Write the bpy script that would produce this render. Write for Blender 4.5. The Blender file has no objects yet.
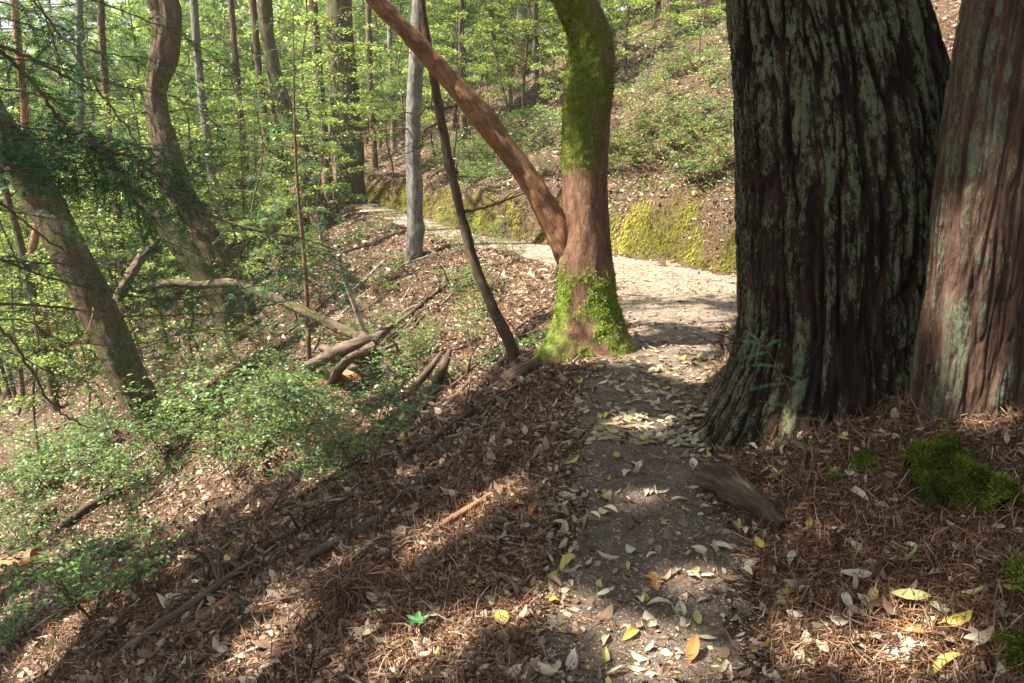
import bpy, math, random
import numpy as np
from mathutils import Vector
R = math.radians
random.seed(7)
rng = np.random.default_rng(11)
SC = bpy.context.scene
COL = SC.collection

# ------------------------------------------------------------------ camera, world, sun, exposure
PITCH = R(13.5)
CAMZ = 1.6
FPX = 1024 * 28 / 36
cam_d = bpy.data.cameras.new('camera'); cam_d.lens = 28; cam_d.sensor_width = 36
cam_d.clip_end = 2000; cam_d.clip_start = 0.05
cam = bpy.data.objects.new('camera', cam_d); COL.objects.link(cam)
cam.location = (0, 0, CAMZ); cam.rotation_euler = (R(90) - PITCH, 0, 0)
SC.camera = cam
SUN_EL, SUN_AZ = R(54), R(-102)            # azimuth from +Y, positive towards +X
L = np.array([math.cos(SUN_EL) * math.sin(SUN_AZ), math.cos(SUN_EL) * math.cos(SUN_AZ), math.sin(SUN_EL)])
world = bpy.data.worlds.new('World'); SC.world = world; world.use_nodes = True
nt = world.node_tree; bg = nt.nodes['Background']
sky = nt.nodes.new('ShaderNodeTexSky'); sky.sky_type = 'NISHITA'; sky.sun_disc = False
sky.sun_elevation = SUN_EL; sky.sun_rotation = SUN_AZ; sky.dust_density = 2.0
whs = nt.nodes.new('ShaderNodeHueSaturation'); whs.inputs['Saturation'].default_value = .5      # hazy bright sky
nt.links.new(sky.outputs[0], whs.inputs['Color']); nt.links.new(whs.outputs[0], bg.inputs[0]); bg.inputs[1].default_value = 0.078
sun_d = bpy.data.lights.new('sun', 'SUN'); sun_d.energy = 5.0; sun_d.angle = R(0.55); sun_d.color = (1, .94, .83)
sun = bpy.data.objects.new('sun', sun_d); COL.objects.link(sun)
sun.rotation_euler = Vector(L).to_track_quat('Z', 'Y').to_euler()
SC.view_settings.view_transform = 'Standard'; SC.view_settings.look = 'None'
SC.view_settings.gamma = 1; SC.view_settings.exposure = 1.95
SC.render.engine = 'CYCLES'
cy = SC.cycles
cy.max_bounces = 7; cy.diffuse_bounces = 5; cy.glossy_bounces = 2; cy.transmission_bounces = 4
cy.transparent_max_bounces = 4; cy.use_denoising = True; cy.caustics_reflective = False
cy.caustics_refractive = False; cy.sample_clamp_indirect = 6; cy.use_adaptive_sampling = True
cy.adaptive_threshold = 0.02

# ------------------------------------------------------------------ pixels <-> world (for measuring the photograph)
cP, sP = math.cos(PITCH), math.sin(PITCH)
def ray(px, py):
    a = (px - 512) / FPX; b = -(py - 341.5) / FPX
    return np.array([a, cP + b * sP, -sP + b * cP])
def at(px, py, Y):
    r = ray(px, py); t = Y / r[1]
    return np.array([r[0] * t, Y, CAMZ + r[2] * t])
def proj(P):
    P = np.atleast_2d(P); z = P[:, 2] - CAMZ
    f = P[:, 1] * cP - z * sP; u = P[:, 1] * sP + z * cP
    f = np.where(f > .05, f, np.nan)
    return 512 + FPX * P[:, 0] / f, 341.5 - FPX * u / f

# ------------------------------------------------------------------ noise
def _h(i, j, k, seed):
    n = (i * 374761393 + j * 668265263 + k * 2147483647 + seed * 144665) & 0xffffffff
    n = ((n ^ (n >> 13)) * 1274126177) & 0xffffffff
    n = ((n ^ (n >> 16)) * 2246822519) & 0xffffffff
    return ((n ^ (n >> 15)) & 0xffff) / 32767.5 - 1.0
def vnoise(P, seed=0):
    P = np.asarray(P, float)
    I = np.floor(P).astype(np.int64); F = P - I; F = F * F * (3 - 2 * F)
    o = 0
    for dx in (0, 1):
        wx = F[:, 0] if dx else 1 - F[:, 0]
        for dy in (0, 1):
            wy = F[:, 1] if dy else 1 - F[:, 1]
            for dz in (0, 1):
                wz = F[:, 2] if dz else 1 - F[:, 2]
                o = o + wx * wy * wz * _h(I[:, 0] + dx, I[:, 1] + dy, I[:, 2] + dz, seed)
    return o
def fbm(P, oct=4, seed=0, gain=.5):
    o = 0; a = 1
    for k in range(oct):
        o = o + a * vnoise(P * (2.03 ** k), seed + k * 17); a *= gain
    return o
def P3(x, y, s=1.0, z=0.0): return np.stack([x * s, y * s, np.zeros_like(x) + z], 1)
def sstep(a, b, x):
    t = np.clip((x - a) / (b - a), 0, 1); return t * t * (3 - 2 * t)

# ------------------------------------------------------------------ terrain
TR = np.array([(.1,-40),(.15,-6),(.25,-2),(.33,0),(.44,2.2),(.62,3.5),(.9,5.2),(1.35,6.7),(1.85,8.4),(2.0,9.7),(1.55,11.2),(.5,12.9),
               (-1.0,15.4),(-2.5,19),(-4.0,23),(-5.8,28),(-9,36),(-15,50),(-26,80),(-34,120)], float)
def catmull(P, n):
    P = np.asarray(P, float); Q = np.vstack([2 * P[0] - P[1], P, 2 * P[-1] - P[-2]])
    out = []
    for i in range(1, len(Q) - 2):
        t = np.linspace(0, 1, n, endpoint=False)[:, None]
        a, b, c, d = Q[i-1], Q[i], Q[i+1], Q[i+2]
        out.append(.5 * ((2*b) + (c-a)*t + (2*a-5*b+4*c-d)*t*t + (3*b-a-3*c+d)*t**3))
    out.append(P[-1:]); return np.vstack(out)
CL = catmull(TR, 12)
GX = np.arange(-60, 60.01, .25); GY = np.arange(-30, 100.01, .25)
def _dist(x, y):
    A = CL[:-1]; B = CL[1:]; AB = B - A; LL = (AB**2).sum(1)
    D = np.empty(len(x)); YY = np.empty(len(x))
    for s in range(0, len(x), 8000):
        px = x[s:s+8000, None] - A[None, :, 0]; py = y[s:s+8000, None] - A[None, :, 1]
        t = np.clip((px * AB[:, 0] + py * AB[:, 1]) / LL, 0, 1)
        qx = px - t * AB[:, 0]; qy = py - t * AB[:, 1]
        d2 = qx*qx + qy*qy; k = d2.argmin(1); r = np.arange(len(k))
        cr = AB[k, 0] * py[r, k] - AB[k, 1] * px[r, k]
        D[s:s+8000] = np.sqrt(d2[r, k]) * -np.sign(cr)
        YY[s:s+8000] = A[k, 1] + t[r, k] * AB[k, 1]
    return D, YY
_gx, _gy = np.meshgrid(GX, GY)
_D, _S = _dist(_gx.ravel(), _gy.ravel())
_D = _D.reshape(_gx.shape); _S = _S.reshape(_gx.shape)
def _bil(G, x, y):
    u = np.clip((x - GX[0]) / .25, 0, len(GX) - 1.001); v = np.clip((y - GY[0]) / .25, 0, len(GY) - 1.001)
    i = u.astype(int); j = v.astype(int); u = u - i; v = v - j
    return (G[j, i]*(1-u) + G[j, i+1]*u)*(1-v) + (G[j+1, i]*(1-u) + G[j+1, i+1]*u)*v
def trail_w(s): return np.interp(s, [-5, 2, 5, 7, 8.5, 10, 12, 15, 30], [.36, .36, .42, .5, .8, 1.0, .75, .5, .45])
def H(x, y, detail=True):
    x = np.atleast_1d(np.asarray(x, float)); y = np.atleast_1d(np.asarray(y, float))
    d = _bil(_D, x, y); s = _bil(_S, x, y)
    n1 = vnoise(P3(x, y, 1.3), 5)
    w = trail_w(s) + .07 * n1
    e = np.maximum(-d - w, 0)
    zl = -(80*.62*(1 - np.exp(-e/80)) - .36*(1 - np.exp(-e/.75)))
    f = np.maximum(d - w, 0)
    bh = np.interp(s, [-5, 5, 7.5, 9, 16, 24, 40], [.10, .12, .40, .66, .62, .5, .4]) * (1 + .34 * vnoise(P3(x, y, 1.2), 9) + .12 * vnoise(P3(x, y, 4.0), 10))
    up = np.interp(s, [0, 5, 9, 30], [.42, .43, .56, .5])
    zr = bh * sstep(0, .52, f + .05*vnoise(P3(x, y, 3.0), 12)) + 90*up*(1 - np.exp(-f/90)) - .12 * (1 - np.exp(-f/.5))
    z = zl + zr
    off = sstep(0, 1.4, np.maximum(e, f)); off2 = sstep(0, .3, np.maximum(e, f))
    z = z + off * (.22 * fbm(P3(x, y, .28), 3, 21) + .10 * fbm(P3(x, y, 1.1), 2, 31))
    z = z + .014 * vnoise(P3(x, y, 3.1), 41)
    if detail:
        z = z + off2 * (.035 * fbm(P3(x, y, 4.5), 3, 51)) + .004 * vnoise(P3(x, y, 22), 61)
    return z
def hz(x, y): return float(H(x, y)[0])
def gnormal(x, y, e=.06):
    dx = (H(x + e, y) - H(x - e, y)) / (2*e); dy = (H(x, y + e) - H(x, y - e)) / (2*e)
    n = np.stack([-dx, -dy, np.ones_like(dx)], 1); return n / np.linalg.norm(n, axis=1, keepdims=True)
def ground(px, py):
    r = ray(px, py); t = np.geomspace(1.0, 160, 1500)
    x, y, z = r[0]*t, r[1]*t, CAMZ + r[2]*t
    k = np.nonzero(z < H(x, y))[0]
    if len(k) == 0: return np.array([x[-1], y[-1], H(x[-1], y[-1])[0]])
    k = k[0]; return np.array([x[k], y[k], H(x[k], y[k])[0]])

# ------------------------------------------------------------------ mesh building
def make_mesh(name, chunks, mat=None, smooth=True):
    """chunks: list of dict(V=(n,3), F=(m,k), rnd=(n,) or None, tc=(n,3) or None)"""
    me = bpy.data.meshes.new(name)
    V = []; LI = []; LS = []; RN = []; TC = []; off = 0; lo = 0; has_tc = any(c.get('tc') is not None for c in chunks)
    for c in chunks:
        v = np.asarray(c['V'], np.float32); f = np.asarray(c['F'], np.int64)
        V.append(v); LI.append((f + off).ravel()); LS.append(lo + np.arange(len(f)) * f.shape[1])
        lo += f.size; off += len(v)
        r = c.get('rnd'); RN.append(np.zeros(len(v)) if r is None else np.broadcast_to(r, (len(v),)))
        if has_tc: TC.append(v if c.get('tc') is None else c['tc'])
    V = np.concatenate(V); LI = np.concatenate(LI).astype(np.int32); LS = np.concatenate(LS).astype(np.int32)
    me.vertices.add(len(V)); me.vertices.foreach_set('co', V.ravel())
    me.loops.add(len(LI)); me.loops.foreach_set('vertex_index', LI)
    me.polygons.add(len(LS)); me.polygons.foreach_set('loop_start', LS)
    a = me.attributes.new('rnd', 'FLOAT', 'POINT'); a.data.foreach_set('value', np.concatenate(RN).astype(np.float32))
    if has_tc:
        a = me.attributes.new('tc', 'FLOAT_VECTOR', 'POINT'); a.data.foreach_set('vector', np.concatenate(TC).astype(np.float32).ravel())
    if smooth: me.polygons.foreach_set('use_smooth', np.ones(len(LS), bool))
    me.update(calc_edges=True)
    if mat: me.materials.append(mat)
    return me
def obj(name, me, parent=None, loc=None):
    o = bpy.data.objects.new(name, me); COL.objects.link(o)
    if parent: o.parent = parent
    if loc is not None: o.location = tuple(float(v) for v in loc)
    return o
def tag(o, label=None, cat=None, group=None, kind=None):
    if label: o['label'] = label
    if cat: o['category'] = cat
    if group: o['group'] = group
    if kind: o['kind'] = kind
    return o
def thing(name, label, cat, loc=(0, 0, 0), group=None):
    return tag(obj(name, None, None, loc), label, cat, group)
def unit(v): return v / np.maximum(np.linalg.norm(v, axis=-1, keepdims=True), 1e-9)

def tube(P, r, n=12, mod=None, cap=True, rnd=0.0, sub=0, seed=0, rough=0.0):
    """tapered tube on points P; mod(angle, length, centre)-> radius factor; tc attribute for bark"""
    P = np.asarray(P, float); r = np.asarray(r, float) * np.ones(len(P))
    if sub:
        Q = catmull(np.column_stack([P, r]), sub); P, r = Q[:, :3], np.maximum(Q[:, 3], 1e-4)
    T = unit(np.gradient(P, axis=0)); N = len(P)
    u = np.cross(T[0], [0, 0, 1.]) if abs(T[0][2]) < .95 else np.cross(T[0], [0, 1., 0])
    U = [unit(u)]
    for i in range(1, N):
        w = U[-1] - T[i] * (U[-1] @ T[i]); U.append(unit(w))
    U = np.array(U); W = np.cross(T, U)
    a = np.linspace(0, 2*np.pi, n, endpoint=False)
    s = np.concatenate([[0], np.cumsum(np.linalg.norm(np.diff(P, axis=0), axis=1))])
    A, S = np.meshgrid(a, s); RR = np.repeat(r[:, None], n, 1)
    D = np.cos(A)[..., None] * U[:, None] + np.sin(A)[..., None] * W[:, None]
    tc = np.stack([np.cos(A) * RR, np.sin(A) * RR, S + seed * 3.7], -1).reshape(-1, 3)
    m = 1.0; rn = rnd
    if mod is not None:
        m = mod(D.reshape(-1, 3), S.ravel(), np.repeat(P, n, 0), tc, RR.ravel())
        if isinstance(m, tuple): m, rn = m
        m = m.reshape(A.shape)
    if rough: m = m * (1 + rough * vnoise(tc * np.array([3/max(r[0], .01), 3/max(r[0], .01), 2/max(r[0], .01)])*.35, seed).reshape(A.shape))
    V = (P[:, None] + D * (RR * m)[..., None]).reshape(-1, 3)
    i = np.arange(N - 1)[:, None] * n; j = np.arange(n)[None]; jn = (j + 1) % n
    F = np.stack([i + j, i + jn, i + n + jn, i + n + j], -1).reshape(-1, 4)
    out = [dict(V=V, F=F, tc=tc, rnd=rn)]
    if cap:
        for k in (0, N - 1):
            ring = V[k*n:(k+1)*n]; c = ring.mean(0)
            vv = np.vstack([ring, c]); jj = np.arange(n)
            f = np.stack([jj, (jj+1) % n, np.full(n, n)], 1)
            if k == 0: f = f[:, ::-1]
            out.append(dict(V=vv, F=f, tc=np.vstack([tc[k*n:(k+1)*n], [[0, 0, s[k]]]]), rnd=rnd))
    return out

# leaf templates: x along the leaf, y across, z up
LEAF4 = (np.array([[0, 0, 0], [.45, .24, .03], [1, 0, -.06], [.45, -.24, .03]]), np.array([[0, 3, 2, 1]]))
LEAF8 = (np.array([[0,0,0],[.28,.2,.03],[.28,0,-.02],[.28,-.2,.03],[.66,.19,.0],[.66,0,-.05],[.66,-.19,0],[1,0,-.14]]),
         np.array([[0,2,1],[0,3,2],[1,2,5],[1,5,4],[2,3,6],[2,6,5],[4,5,7],[5,6,7]]))
NEEDLE = (np.array([[0, .06, 0], [0, -.06, 0], [.6, -.07, .02], [1, 0, -.05], [.6, .07, .02]]), np.array([[0, 1, 2, 3], [0, 3, 4, 4]])[:1])
STRAND = (np.array([[0,.5,0],[0,-.5,0],[.35,-.5,.07],[.35,.5,.07],[.7,-.45,.06],[.7,.45,.06],[1,-.1,-.03],[1,.1,-.03]]),
          np.array([[0,1,2,3],[3,2,4,5],[5,4,6,7]]))
def scatter(T, P, X, Z, L_, Wd=None, rnd=None, curl=None):
    V0, F0 = T; n = len(P)
    X = unit(X); Y = unit(np.cross(Z, X)); Z = np.cross(X, Y)
    L_ = np.broadcast_to(L_, (n,)); Wd = L_ if Wd is None else np.broadcast_to(Wd, (n,))
    c = np.ones(n) if curl is None else curl
    V = P[:, None] + X[:, None] * (V0[None, :, 0] * L_[:, None])[..., None] + Y[:, None] * (V0[None, :, 1] * Wd[:, None])[..., None] \
        + Z[:, None] * (V0[None, :, 2] * (L_ * c)[:, None])[..., None]
    F = F0[None] + (np.arange(n) * len(V0))[:, None, None]
    r = rng.random(n) if rnd is None else rnd
    return dict(V=V.reshape(-1, 3), F=F.reshape(-1, F0.shape[1]), rnd=np.repeat(r, len(V0)))
def rdir(n, flat=1.0):
    v = rng.normal(size=(n, 3)); v[:, 2] *= flat; return unit(v)

# ------------------------------------------------------------------ materials
def nodes(name):
    m = bpy.data.materials.new(name); m.use_nodes = True; t = m.node_tree
    for n in list(t.nodes): t.nodes.remove(n)
    out = t.nodes.new('ShaderNodeOutputMaterial'); return m, t, out
def N(t, typ, **kw):
    n = t.nodes.new(typ)
    for k, v in kw.items():
        if k.startswith('i_'):
            key = k[2:]; key = int(key) if key.isdigit() else key.replace('_', ' ')
            n.inputs[key].default_value = v
        else: setattr(n, k, v)
    return n
def ramp(t, fac, stops, interp='LINEAR'):
    r = t.nodes.new('ShaderNodeValToRGB'); cr = r.color_ramp; cr.interpolation = interp
    while len(cr.elements) > len(stops): cr.elements.remove(cr.elements[-1])
    while len(cr.elements) < len(stops): cr.elements.new(1)
    for e, (p, c) in zip(cr.elements, stops):
        e.position = p; e.color = (*c, 1) if len(c) == 3 else (c[0], c[0], c[0], 1)
    t.links.new(fac, r.inputs[0]); return r.outputs[0]
def mixc(t, f, a, b):
    m = t.nodes.new('ShaderNodeMix'); m.data_type = 'RGBA'
    for s, v in ((0, f), (6, a), (7, b)):
        if hasattr(v, 'links') or hasattr(v, 'is_linked'): t.links.new(v, m.inputs[s])
        else: m.inputs[s].default_value = v if s == 0 else (*v, 1)
    return m.outputs[2]
def noise(t, vec, scale, detail=4, rough=.6, dist=0, sx=None):
    if sx is not None:
        mp = t.nodes.new('ShaderNodeMapping'); mp.inputs['Scale'].default_value = sx; t.links.new(vec, mp.inputs[0]); vec = mp.outputs[0]
    n = N(t, 'ShaderNodeTexNoise', i_Scale=scale, i_Detail=detail, i_Roughness=rough, i_Distortion=dist)
    t.links.new(vec, n.inputs['Vector']); return n.outputs['Fac']
def attr(t, nm, out='Fac'): return N(t, 'ShaderNodeAttribute', attribute_name=nm).outputs[out]
def finish(t, out, col, rough=.8, bump=None, bs=.5, bd=.02, spec=.3):
    p = N(t, 'ShaderNodeBsdfPrincipled'); t.links.new(col, p.inputs['Base Color'])
    if hasattr(rough, 'is_linked'): t.links.new(rough, p.inputs['Roughness'])
    else: p.inputs['Roughness'].default_value = rough
    p.inputs['Specular IOR Level'].default_value = spec
    if bump is not None:
        b = N(t, 'ShaderNodeBump', i_Strength=bs, i_Distance=bd); t.links.new(bump, b.inputs['Height']); t.links.new(b.outputs[0], p.inputs['Normal'])
    t.links.new(p.outputs[0], out.inputs[0]); return p

def leaf_mat(name, stops, trans=.45, rough=.45, spec=.35, tint=None):
    m, t, out = nodes(name)
    c = ramp(t, attr(t, 'rnd'), stops)
    o = N(t, 'ShaderNodeObjectInfo').outputs['Random']
    hsv = N(t, 'ShaderNodeHueSaturation'); t.links.new(c, hsv.inputs['Color'])
    mr = N(t, 'ShaderNodeMapRange', i_3=.82, i_4=1.18); t.links.new(o, mr.inputs[0]); t.links.new(mr.outputs[0], hsv.inputs['Value'])
    c = hsv.outputs[0]
    p = N(t, 'ShaderNodeBsdfPrincipled', i_Roughness=rough); p.inputs['Specular IOR Level'].default_value = spec
    t.links.new(c, p.inputs['Base Color'])
    if trans > 0:
        tr = N(t, 'ShaderNodeBsdfTranslucent')
        g = N(t, 'ShaderNodeHueSaturation', i_Saturation=1.12, i_Value=1.5); t.links.new(c, g.inputs['Color']); t.links.new(g.outputs[0], tr.inputs[0])
        mx = N(t, 'ShaderNodeMixShader', i_0=trans); t.links.new(p.outputs[0], mx.inputs[1]); t.links.new(tr.outputs[0], mx.inputs[2])
        t.links.new(mx.outputs[0], out.inputs[0])
    else: t.links.new(p.outputs[0], out.inputs[0])
    return m
def bark_mat(name, stops, lichen=None, lich_amt=.5, moss=None, moss_amt=.5, zs=.25, sc=14, bd=.02, rough=.85, mossattr=False, spec=.2):
    m, t, out = nodes(name); v = attr(t, 'tc', 'Vector')
    n1 = noise(t, v, sc*1.8, 8, .72, .8, (1, 1, zs)); n2 = noise(t, v, sc*6, 4, .7, 0, (1, 1, zs*1.6))
    add = N(t, 'ShaderNodeMath', operation='ADD'); t.links.new(n1, add.inputs[0])
    mu = N(t, 'ShaderNodeMath', operation='MULTIPLY', i_1=.35); t.links.new(n2, mu.inputs[0]); t.links.new(mu.outputs[0], add.inputs[1])
    c = ramp(t, add.outputs[0], stops)
    n3 = noise(t, v, sc*.32, 4, .6, .5, (1, 1, .5)); hv_ = N(t, 'ShaderNodeHueSaturation'); t.links.new(c, hv_.inputs['Color'])
    mr_ = N(t, 'ShaderNodeMapRange', i_1=.3, i_2=.7, i_3=.55, i_4=1.35); t.links.new(n3, mr_.inputs[0]); t.links.new(mr_.outputs[0], hv_.inputs['Value']); c = hv_.outputs[0]
    if lichen:
        l = noise(t, v, 8, 8, .78, .3, (1, 1, .45))
        f = ramp(t, l, [(1.06 - lich_amt - .04, (0,)), (1.06 - lich_amt + .08, (.8,))]); c = mixc(t, f, c, lichen)
    if moss:
        if mossattr: f = attr(t, 'rnd')
        else:
            l = noise(t, v, 3.6, 8, .8, .2, (1, 1, .7)); f = ramp(t, l, [(1 - moss_amt - .08, (0,)), (1 - moss_amt + .06, (1,))])
        mn = noise(t, v, 40, 3, .7)
        mc = mixc(t, mn, tuple(x*.5 for x in moss), tuple(min(1, x*1.5) for x in moss)); c = mixc(t, f, c, mc)
    finish(t, out, c, rough, add.outputs[0], .9, bd, spec); return m

M = {}
# ground of the slope
def ground_mat():
    m, t, out = nodes('forest_floor'); v = N(t, 'ShaderNodeTexCoord').outputs['Object']
    a = noise(t, v, 1.6, 6, .65, .4); b = noise(t, v, 26, 5, .75, .8); c0 = noise(t, v, 95, 3, .7)
    vo = N(t, 'ShaderNodeTexVoronoi', i_Scale=22, feature='F1'); t.links.new(v, vo.inputs['Vector'])
    base = ramp(t, b, [(.25, (.028, .018, .012)), (.45, (.085, .052, .032)), (.6, (.16, .10, .062)), (.78, (.26, .19, .13))])
    chip = mixc(t, ramp(t, vo.outputs['Distance'], [(.2, (1,)), (.34, (0,))]), base, (.34, .26, .185))
    cc = mixc(t, a, base, chip)
    mo = attr(t, 'rnd')
    mc = ramp(t, b, [(.3, (.05, .045, .012)), (.5, (.13, .115, .025)), (.7, (.24, .21, .045))])
    cc = mixc(t, mo, cc, mc)
    ad = N(t, 'ShaderNodeMath', operation='ADD'); t.links.new(b, ad.inputs[0]); t.links.new(c0, ad.inputs[1])
    finish(t, out, cc, .95, ad.outputs[0], 1.0, .03, .15); return m
def trail_mat():
    m, t, out = nodes('trail_dirt'); v = N(t, 'ShaderNodeTexCoord').outputs['Object']
    a = noise(t, v, 1.7, 5, .6, .3); b = noise(t, v, 55, 5, .75); c0 = noise(t, v, 240, 2, .7); g = noise(t, v, 9, 4, .7, .5)
    base = ramp(t, b, [(.3, (.10, .073, .052)), (.5, (.20, .155, .12)), (.72, (.36, .29, .225))])
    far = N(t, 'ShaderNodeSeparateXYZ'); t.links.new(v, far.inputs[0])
    fy = N(t, 'ShaderNodeMapRange', i_1=4.5, i_2=9, i_3=0, i_4=1); t.links.new(far.outputs[1], fy.inputs[0])   # soil turns paler farther along the trail
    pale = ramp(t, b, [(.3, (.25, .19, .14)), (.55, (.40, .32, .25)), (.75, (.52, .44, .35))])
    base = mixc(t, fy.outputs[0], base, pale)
    dk = ramp(t, g, [(.35, (.0,)), (.62, (.55,))]); base = mixc(t, dk, base, (.10, .07, .052))
    vo = N(t, 'ShaderNodeTexVoronoi', i_Scale=70, feature='F1'); t.links.new(v, vo.inputs['Vector'])
    peb = ramp(t, vo.outputs['Distance'], [(.05, (.5,)), (.22, (0,))]); base = mixc(t, peb, base, (.33, .29, .25))
    ad = N(t, 'ShaderNodeMath', operation='ADD'); t.links.new(b, ad.inputs[0]); t.links.new(c0, ad.inputs[1])
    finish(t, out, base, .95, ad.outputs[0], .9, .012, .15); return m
M['ground'] = ground_mat(); M['trail'] = trail_mat()
M['litter'] = leaf_mat('leaf_litter', [(0, (.05, .03, .02)), (.3, (.15, .09, .055)), (.6, (.33, .24, .17)), (.85, (.52, .43, .33)), (.93, (.52, .40, .13)), (1, (.52, .44, .09))], .12, .7, .25)
M['strand'] = leaf_mat('needle_litter', [(0, (.028, .015, .010)), (.35, (.12, .056, .030)), (.65, (.25, .125, .066)), (.88, (.36, .22, .13)), (1, (.48, .37, .27))], 0, .75, .2)
M['huck'] = leaf_mat('shrub_leaf', [(0, (.04, .09, .03)), (.5, (.115, .20, .065)), (.85, (.21, .32, .11)), (1, (.34, .38, .10))], .4, .38, .45)
M['broad'] = leaf_mat('broad_leaf', [(0, (.08, .115, .03)), (.5, (.20, .26, .075)), (.85, (.33, .40, .13)), (1, (.47, .45, .16))], .5, .4, .4)
M['conif'] = leaf_mat('conifer_needle', [(0, (.04, .07, .02)), (.5, (.10, .16, .045)), (1, (.19, .27, .08))], .4, .5, .3)
M['spray'] = leaf_mat('redwood_needle', [(0, (.02, .055, .02)), (.5, (.045, .12, .04)), (1, (.11, .22, .07))], .35, .45, .35)
M['sprout'] = leaf_mat('sprout_leaf', [(0, (.05, .14, .05)), (1, (.13, .28, .10))], .35, .45, .35)
M['moss'] = leaf_mat('bank_moss', [(0, (.035, .03, .010)), (.4, (.11, .10, .02)), (.75, (.25, .225, .04)), (1, (.36, .33, .09))], .3, .8, .1)
M['moss_t'] = leaf_mat('trunk_moss', [(0, (.035, .042, .006)), (.5, (.13, .145, .018)), (.85, (.25, .27, .035)), (1, (.36, .4, .06))], .25, .8, .1)
M['moss_g'] = leaf_mat('base_moss', [(0, (.08, .11, .015)), (.5, (.25, .33, .05)), (1, (.45, .55, .12))], .25, .8, .1)
M['moss_c'] = leaf_mat('clump_moss', [(0, (.03, .042, .006)), (.5, (.115, .145, .02)), (1, (.28, .32, .06))], .25, .8, .1)
M['oldmoss'] = M['moss_t']
def MR(t, v, a, b):
    m = N(t, 'ShaderNodeMapRange', i_1=a, i_2=b); t.links.new(v, m.inputs[0]); return m.outputs[0]
def hero_bark(name, stops, lich, lichamt, lo, hi):
    m, t, out = nodes(name); v = attr(t, 'tc', 'Vector'); d = attr(t, 'rnd')
    n1 = noise(t, v, 22, 6, .7, .5, (1, 1, .13)); n2 = noise(t, v, 70, 4, .65, 0, (1, 1, .22))
    c = ramp(t, n1, stops)
    patch = noise(t, v, 3.2, 3, .6, .5, (1, 1, .5)); fine0 = noise(t, v, 60, 9, .88, .5, (1, 1, .4)); fine = MR(t, fine0, .22, .78)
    a = N(t, 'ShaderNodeMath', operation='MULTIPLY_ADD', i_1=.6); t.links.new(patch, a.inputs[0]); t.links.new(fine, a.inputs[2])
    b = N(t, 'ShaderNodeMath', operation='MULTIPLY_ADD', i_1=.55); t.links.new(d, b.inputs[0]); t.links.new(a.outputs[0], b.inputs[2])
    f = ramp(t, MR(t, b.outputs[0], .65, 1.65), [(lo, (0,)), (hi, (lichamt,))])
    lc = mixc(t, noise(t, v, 90, 4, .8, 0, (1, 1, .6)), lich[0], lich[1]); c = mixc(t, f, c, lc)
    ad = N(t, 'ShaderNodeMath', operation='ADD'); t.links.new(n1, ad.inputs[0]); t.links.new(n2, ad.inputs[1])
    finish(t, out, c, .9, ad.outputs[0], 1.0, .018, .15); return m
M['redwood'] = hero_bark('redwood_bark', [(.3, (.008, .005, .004)), (.5, (.022, .013, .009)), (.68, (.055, .030, .019)), (.85, (.12, .07, .05))], ((.035, .048, .02), (.22, .24, .15)), .85, .595, .70)
M['redwood_r'] = hero_bark('red_redwood_bark', [(.3, (.022, .013, .009)), (.5, (.068, .039, .027)), (.68, (.14, .085, .06)), (.85, (.23, .15, .11))], ((.045, .062, .032), (.18, .21, .145)), .85, .59, .71)
M['madrone'] = bark_mat('madrone_bark', [(.42, (.035, .018, .011)), (.62, (.14, .072, .042)), (.85, (.26, .15, .095)), (1, (.34, .22, .15))], (.21, .16, .12), .4, moss=(.13, .16, .025), mossattr=True, zs=.3, sc=20, bd=.012, rough=.75)
M['madlimb'] = bark_mat('madrone_limb_bark', [(.42, (.045, .02, .011)), (.6, (.18, .082, .040)), (.8, (.34, .175, .085)), (1, (.46, .29, .16))], (.26, .18, .12), .4, zs=.3, sc=20, bd=.012, rough=.6, spec=.3)
M['grey'] = bark_mat('grey_bark', [(.4, (.045, .042, .034)), (.62, (.13, .12, .10)), (.95, (.26, .25, .22))], (.30, .31, .27), .47, zs=.5, sc=18, bd=.006)
M['brown'] = bark_mat('brown_bark', [(.4, (.03, .02, .014)), (.62, (.10, .066, .045)), (.95, (.2, .145, .105))], (.24, .24, .2), .42, zs=.35, sc=16, bd=.01)
M['dull'] = bark_mat('mossy_bark', [(.4, (.03, .02, .014)), (.62, (.10, .068, .048)), (.95, (.2, .15, .11))], (.2, .18, .16), .42, (.085, .095, .02), .47, zs=.35, sc=9, bd=.03)
M['oak'] = bark_mat('oak_bark', [(.4, (.03, .017, .012)), (.62, (.115, .068, .048)), (.95, (.24, .16, .12))], (.24, .20, .17), .42, (.07, .08, .018), .45, zs=.35, sc=8, bd=.03)
M['deadwood'] = bark_mat('dead_wood', [(.4, (.03, .02, .013)), (.62, (.11, .075, .052)), (.95, (.24, .18, .13))], (.22, .2, .17), .4, zs=.1, sc=25, bd=.006)
M['redwoodlog'] = bark_mat('decayed_wood', [(.35, (.08, .035, .018)), (.6, (.24, .115, .06)), (.9, (.38, .22, .13))], None, zs=.1, sc=25, bd=.008)
M['darkwood'] = bark_mat('dark_wood', [(.35, (.02, .014, .01)), (.6, (.055, .038, .026)), (.9, (.11, .085, .06))], (.12, .12, .1), .35, zs=.15, sc=30, bd=.006)
M['stump0'] = bark_mat('grey_old_wood', [(.4, (.015, .013, .01)), (.62, (.05, .042, .032)), (.95, (.12, .105, .08))], (.10, .11, .075), .45, (.09, .11, .03), .35, zs=.12, sc=25, bd=.01)
M['stump'] = hero_bark('old_log_wood', [(.3, (.02, .014, .010)), (.5, (.075, .052, .036)), (.68, (.16, .12, .085)), (.85, (.27, .22, .165))], ((.06, .07, .022), (.17, .16, .11)), .8, .55, .7)
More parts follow.
